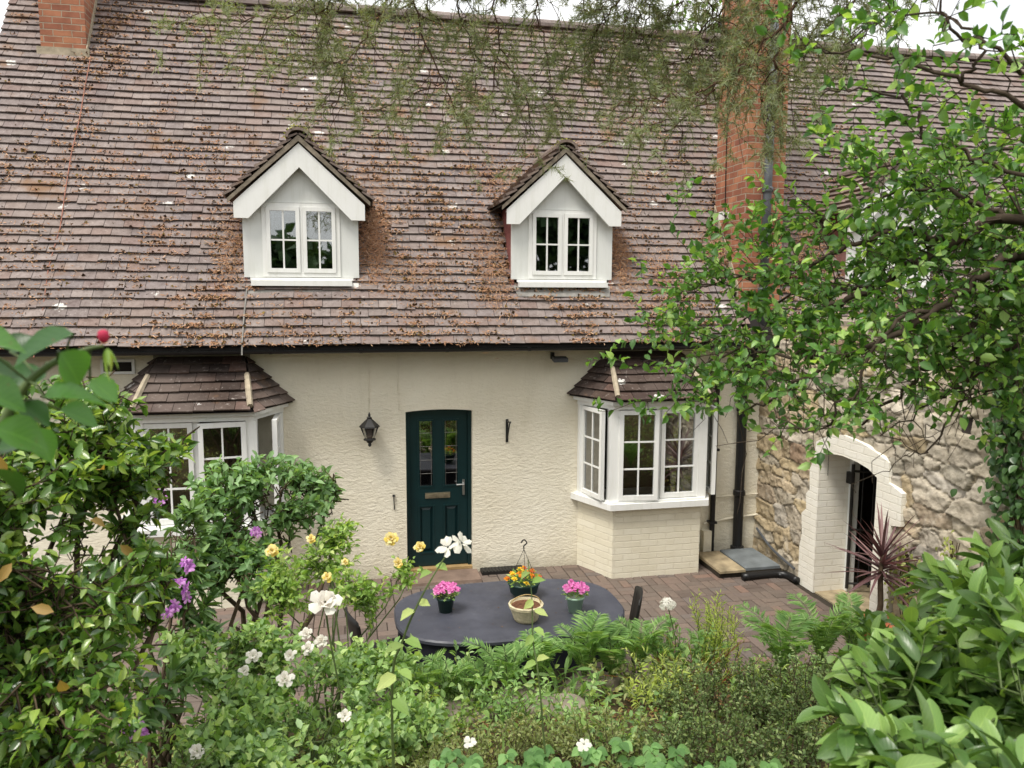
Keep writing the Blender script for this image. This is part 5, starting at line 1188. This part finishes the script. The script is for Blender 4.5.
# ------------------------------------------------------------------ pine boughs hanging in from above
pt_base = (-3.2, -9.8, gz(-3.2, -9.8))
pine = thing('pine_tree', 'pine tree whose thin brown needled boughs hang across the top', 'pine tree', pt_base)
BOUGHS = [
    ([(430, -60, 4.4), (415, 0, 4.3), (444, 98, 4.2), (454, 142, 4.2)], .010), ([(500, -60, 4.5), (493, 0, 4.4), (497, 70, 4.35), (493, 130, 4.3)], .009),
    ([(560, -60, 4.5), (537, 0, 4.4), (545, 60, 4.4), (556, 125, 4.4)], .008), ([(660, -60, 4.4), (620, 0, 4.4), (600, 30, 4.4), (570, 75, 4.4)], .009),
    ([(830, -50, 4.0), (805, -8, 4.0), (786, 26, 4.0), (745, 75, 4.0), (722, 97, 4.0), (698, 128, 4.0), (665, 155, 4.0)], .013),
    ([(722, 97, 4.0), (690, 115, 4.0), (650, 118, 4.0), (632, 140, 4.0)], .005), ([(786, 26, 4.0), (778, 70, 4.0), (762, 110, 4.0), (765, 150, 4.0)], .006),
    ([(400, -40, 4.4), (380, 20, 4.3), (350, 70, 4.3), (338, 120, 4.3)], .007), ([(360, -40, 4.5), (330, 5, 4.4), (290, 20, 4.4), (240, 22, 4.4), (190, 14, 4.4)], .007),
    ([(444, 98, 4.2), (410, 115, 4.2), (380, 130, 4.2)], .004), ([(497, 70, 4.35), (520, 100, 4.3), (530, 150, 4.3)], .004),
    ([(700, -60, 4.4), (680, 0, 4.4), (655, 35, 4.4), (625, 65, 4.4)], .009), ([(740, -50, 4.3), (728, 0, 4.3), (700, 40, 4.3), (685, 80, 4.3)], .008),
    ([(860, -50, 4.0), (850, 5, 4.1), (820, 40, 4.1), (790, 80, 4.1), (778, 120, 4.1)], .008), ([(900, -50, 4.2), (890, 0, 4.2), (865, 40, 4.2), (840, 75, 4.2)], .008),
    ([(790, -60, 4.3), (780, 0, 4.2), (765, 40, 4.2), (730, 60, 4.2), (700, 62, 4.2)], .007),
    ([(690, -60, 4.3), (705, -5, 4.3), (715, 40, 4.3), (690, 70, 4.3), (650, 78, 4.3)], .007), ([(620, -60, 4.4), (640, 0, 4.4), (635, 40, 4.4), (600, 62, 4.4)], .007),
    ([(470, -60, 4.6), (455, -10, 4.5), (470, 50, 4.5), (475, 110, 4.5)], .007), ([(600, -60, 4.6), (585, 0, 4.5), (590, 50, 4.5), (600, 100, 4.5)], .007),
    ([(770, -60, 4.5), (760, 0, 4.4), (745, 45, 4.4), (755, 85, 4.4)], .007), ([(320, -60, 4.5), (315, 0, 4.5), (330, 40, 4.45), (320, 75, 4.4)], .006), ([(640, -60, 4.6), (650, 10, 4.5), (640, 55, 4.5), (650, 95, 4.5)], .007)]
hub = V(-.2, -6.6, 7.2)
sm, lf = MB(), Leafs()
trk = bez([pt_base, V(-3.1, -9.7, 5), V(-2.9, -9.5, 9.5), V(-2.8, -9.4, 13)], 6); sm.tube(trk, np.linspace(.24, .10, len(trk)), 10)
for a, b in ((V(-2.98, -9.6, 7.6), V(.4, -5.6, 6.3)), (V(-2.95, -9.55, 8.2), V(2.2, -5.9, 6.4)), (V(-3.0, -9.6, 6.9), V(-1.0, -5.5, 5.9))):
    p = bez([a, a*.5+b*.5+V(0, 0, .35), b], 8); sm.tube(p, np.linspace(.07, .02, len(p)), 7)
ends = [V(.4, -5.6, 6.3), V(2.2, -5.9, 6.4), V(-1.0, -5.5, 5.9)]
def needles(p, d, n, l):
    for _ in range(n): lf.add(p-d*rng.random()*.065, nrm(d*.7+rv3()*.85), rv3(), l*rng.uniform(.7, 1.2), .0034)
for pts, r0_ in BOUGHS:
    w_ = [P(p[0], p[1]*.84 if p[1] > 0 else p[1], p[2]) for p in pts]
    if pts[0][1] < -30:
        e = ends[int(np.argmin([np.linalg.norm(w_[0]-k) for k in ends]))]; w_ = [e, w_[0]*.5+e*.5+V(0, 0, .1)]+w_
    p = bez(w_, 6); p[1:-1] += rng.normal(0, .010, (len(p)-2, 3)); sm.tube(p, np.linspace(r0_, .0022, len(p)), 5); Lp = np.linalg.norm(np.diff(p, axis=0), axis=1); k = 0
    for i in range(2, len(p)):
        k += Lp[i-1]
        while k > .028:
            k -= .028; t = nrm(p[i]-p[i-1]); d = nrm(t*.5+nrm(np.cross(t, rv3()))*.9+V(0, 0, -.15)); ln = rng.uniform(.10, .32); tw = limb(p[i], p[i]+d*ln+V(0, 0, -.3*ln), 6, .05, .08)
            sm.tube(tw, np.linspace(.0026, .0010, 6), 3, False)
            for q_ in range(int(2+ln*12)):
                j = int(rng.integers(2, 6)); d2 = nrm(nrm(tw[-1]-tw[0])*.7+rv3()*.8); e2 = tw[j]+d2*rng.uniform(.03, .09); t2 = np.array([tw[j], (tw[j]+e2)/2+rng.normal(0, .006, 3), e2]); sm.tube(t2, [.0012, .001, .0008], 3, False)
                needles(e2, d2, 22, .042)
            needles(tw[-1], nrm(tw[-1]-tw[-2]), 24, .044)
sm.build('trunk', PINEBARK, pine, True); lf.build('crown', NEED, L_PINE, pine)

# ------------------------------------------------------------------ trees beyond the ridge and the wood behind the garden
def far_tree(name, label, base, h, rad, n, L, mat, conif=False, nl=10):
    t = thing(name, label, 'tree', base, 'trees beyond the roof'); c = V(*base); sm, lf = MB(), Leafs()
    tk = limb(c, c+V(0, 0, h*.92), 8, 0, .01); sm.tube(tk, np.linspace(h*.02, .02, 8), 8)
    for k in range(n):
        if conif: zz = rng.uniform(.3, 1)**.9; rr = rad*(1.04-zz)*1.3; w = rng.random()*6.283; s_ = c+V(0, 0, h*zz); e = s_+V(math.cos(w)*rr, math.sin(w)*rr, -.25*rr)*rng.uniform(.75, 1.1)
        else:
            d = rv3(); q = c+V(0, 0, h*.66)+d*V(rad, rad, h*.34)*(.5+.5*rng.random())*(1+.3*mnoise.noise(Vector(d*2.2))); s_ = tk[int(rng.integers(3, 7))]; e = q
        p = limb(s_, e, 4, .04, .05); sm.tube(p, np.linspace(.04, .01, 4), 3, False)
        for j in range(nl): lf.add(p[-1]+rng.normal(0, L*1.6, 3), rv3()+V(0, 0, -.2), V(0, 0, 1)+rv3()*.8, L*rng.uniform(.6, 1.3), L*.6)
    sm.build('trunk', BARK, t, True); lf.build('crown', DIAM, mat, t)
q = PY(660, 60, 9); far_tree('conifer', 'dark conifer showing over the ridge left of the brick chimney', (q[0], 9.0, 0), 9.0, 1.7, 420, .20, L_BGD, True)
q = PY(700, 60, 14); far_tree('deciduous_tree', 'light green tree behind the ridge at the brick chimney', (q[0], 14.0, 0), 12.6, 2.6, 520, .20, L_BGD)
q = PY(850, 40, 12); far_tree('deciduous_tree', 'green tree beyond the ridge behind the overhanging leaves', (q[0], 12.0, 0), 10.6, 2.2, 300, .24, L_BGD)
lf, sm = Leafs(), MB()
for k in range(46):
    x = -26+k*1.35+rng.normal(0, .5); y = -30+rng.normal(0, 2.5); h = (1.75+rng.uniform(-.3, .3) if x < 3.5 else 9+rng.uniform(-1.0, 2)); c = V(x, y, 4)
    sm.tube([c, c+V(0, 0, h*.7)], [.16, .06], 5)
    for j in range(190 if x < 3.5 else 900):
        d = rv3(); q = c+V(0, 0, h*.5)+d*V(1.7, 1.7, h*.5)*(.3+.7*rng.random()); lf.add(q, rv3(), rv3(), .7, .6)
wd = lf.build('wood', DIAM, L_BGC); tag(wd, 'dark wood behind the garden', 'wood', None, 'stuff')

# ------------------------------------------------------------------ litter on the roof, herbs and leaves on the bank
lf, mo = Leafs(), Leafs()
nR = V(0, -math.sin(TP), math.cos(TP)); dR = V(0, -math.cos(TP), -math.sin(TP))
cnt = 0
while cnt < 30000:
    x = rng.uniform(HX0, 7.8); s_ = rng.random(); ic = int(s_*NCR); y = EY+sk*(ic+rng.random()*.35)/NCR
    den = .28+.95*max(0, 1-s_*1.5)*(1.2 if x < 1.9 else .8)
    for c in DORM: den += .9*math.exp(-((x-c-.0)/1.1)**2)*(s_ < .5)*(.9 if x > c+.5 or c > 2 else .45)
    den += .9*math.exp(-((x+3.0)/.25)**2)*(s_ > .6)
    nn2 = mnoise.noise(Vector((x*1.7, y*2.2, 4)))+.5*mnoise.noise(Vector((x*5, y*5, 8)))
    if rng.random() > den*max(0, .55+1.3*nn2): continue
    if in_dormer((x, y, roofz(y))): continue
    b = V(x, y, roofz(y))+nR*(.030+.02*rng.random()); cl = int(rng.integers(2, 9)); cnt += cl
    for k in range(cl):
        q = b+V(rng.normal(0, .035), 0, 0)+dR*rng.normal(0, .012)+nR*rng.random()*.012
        lf.add(q, V(rng.normal(0, 1), 0, 0)+dR*rng.normal(.1, .45)+nR*rng.normal(.05, .2), nR+rv3()*.3, rng.uniform(.015, .050), rng.uniform(.006, .013))
    for _ in range(2): mo.add(b+V(rng.normal(0, .05), 0, 0), rv3(), nR+rv3()*.8, rng.uniform(.02, .05), rng.uniform(.02, .05))
for (x0_, y0_, sx_, sy_, n_) in [(.30, .45, .11, .20, 2600), (3.28, .38, .12, .20, 2400), (-1.30, .30, .09, .14, 500), (1.70, .22, .14, .20, 900), (4.62, .40, .13, .12, 1300), (6.0, .5, .16, .22, 1300), (-.1, .9, .4, .10, 300), (2.1, .9, .30, .2, 900), (3.75, .2, .25, .12, 500), (.7, .15, .25, .12, 400)]:
    for k in range(n_):
        a = rng.normal(0, 1); bb = rng.normal(0, 1); y = y0_+sy_*bb; q = V(x0_+sx_*a, y, roofz(y))+nR*(.03+.10*rng.random()*math.exp(-(a*a+bb*bb)/2))
        if in_dormer(q): continue
        lf.add(q, V(rng.normal(0, 1), 0, 0)+dR*rng.normal(.3, .7)+nR*rng.normal(.1, .3), nR+rv3()*.6, rng.uniform(.03, .085), rng.uniform(.004, .008))
tag(lf.build('pine_litter', OVAL, NEEDLES), 'rusty brown pine litter lying along the roof tiles', 'litter', None, 'stuff')
for c in DORM[:2]:                             # green moss on the dormer ridges
    pass
tag(mo.build('roof_moss', DIAM, MOSS), 'dark moss tufts between the roof tiles', 'moss', None, 'stuff')
gm = Leafs()
for c in DORM:
    for k in range(260 if c < 0 else 110):
        y = rng.uniform(-.07, .25); w = rng.normal(1.57, .6); q = V(c+.135*math.cos(w), y, 5.065+.105*math.sin(w)); gm.add(q, rv3(), V(0, -.4, 1)+rv3()*.5, rng.uniform(.02, .045), rng.uniform(.015, .03))
    for k in range(160):
        t_ = rng.random(); q = V(c+.10+.62*t_, rng.uniform(-.05, .3), 5.05-.66*t_*1.0+.075); gm.add(q, rv3(), V(.6, 0, .8)+rv3()*.5, rng.uniform(.02, .04), rng.uniform(.015, .03))
tag(gm.build('ridge_moss', DIAM, GMOSS), 'yellow green moss on the dormer ridges', 'moss', None, 'stuff')
hb_, dl = Leafs(), Leafs()
for k in range(30000):
    x, y = rng.uniform(-3.5, 4.9), rng.uniform(-7.6, -3.78); n1 = mnoise.noise(Vector((x*1.3, y*1.3, 2)))
    rk = 0 if not (.8 < x < 2.9 and -4.7 < y < -4.0) else .8
    if rng.random() < .72+n1*.8-rk:
        z = gz(x, y); hgt = rng.uniform(.02, .16); hb_.add(V(x, y, z+hgt*.6), V(rng.normal(0, .6), rng.normal(0, .6), .5), V(0, 0, 1)+rv3()*.6, rng.uniform(.025, .06), rng.uniform(.012, .028))
    elif rng.random() < .4: dl.add(V(x, y, gz(x, y)+.012), V(rng.normal(), rng.normal(), .1), V(0, 0, 1)+rv3()*.4, rng.uniform(.02, .05), rng.uniform(.01, .025))
for k in range(500):
    x, y = rng.uniform(-3.5, 4.9), -3.7+abs(rng.normal(0, .5))*1; dl.add(V(x, min(y, -.1), .022), V(rng.normal(), rng.normal(), .05), V(0, 0, 1)+rv3()*.3, rng.uniform(.01, .035), rng.uniform(.006, .016))
tag(hb_.build('ground_cover', OVAL, L_GRASS), 'low mixed green herbs covering the bank', 'ground cover', None, 'stuff')
tag(dl.build('leaf_litter', OVAL, L_DEAD), 'brown fallen leaves and litter on bank and paving', 'leaf litter', None, 'stuff')

fp = Leafs()
for k in range(26):
    x, y = TX+rng.uniform(-.8, .8), TY+rng.uniform(-.5, .5); fp.add(V(x, y, TZ+.004), V(rng.normal(), rng.normal(), 0), V(0, 0, 1)+rv3()*.2, rng.uniform(.010, .022), rng.uniform(.006, .014))
tag(fp.build('fallen_petals', DIAM, L_DEAD), 'dry petals and leaf bits lying on the table top', 'litter', None, 'stuff')

for (x, y, r_, n_, L_, W_, T_, m_, h_, rad_, lb_) in [
        (455, 705, 4.3, 26, .055, .030, OVAL, L_WROSE, .30, .30, 'tangled pale green herb clump left of the bank rocks'),
        (525, 725, 4.2, 26, .045, .016, LONG, L_FERN, .28, .30, 'pale wispy herb clump in front of the mossy bank rock'),
        (600, 742, 4.0, 24, .050, .026, OVAL, L_WROSE, .26, .28, 'light green leafy weed clump in front of the nearest bank rock'),
        (655, 705, 4.6, 24, .050, .014, LONG, L_FEATH, .30, .26, 'yellow green wispy weed at the right end of the bank rocks'),
        (415, 745, 3.8, 30, .050, .028, OVAL, L_ROSE, .30, .30, 'yellow green weed clump at the bottom below the shrub rose'),
        (350, 765, 3.6, 26, .055, .026, OVAL, L_WROSE, .28, .30, 'leafy weed clump on the bottom edge left of centre'),
        (760, 712, 4.6, 20, .050, .016, LONG, L_ROSE, .34, .28, 'light green shoots rising through the dark low shrubs'),
        (830, 700, 4.4, 20, .060, .030, OVAL, L_WROSE, .34, .24, 'light green weed between the dark low shrub and the laurel')]:
    q = on_bank(x, y); border('leafy_plant', lb_, 'plant', q[0], q[1], n_, L_, W_, T_, m_, h_, rad_, STEM, 16, .85)
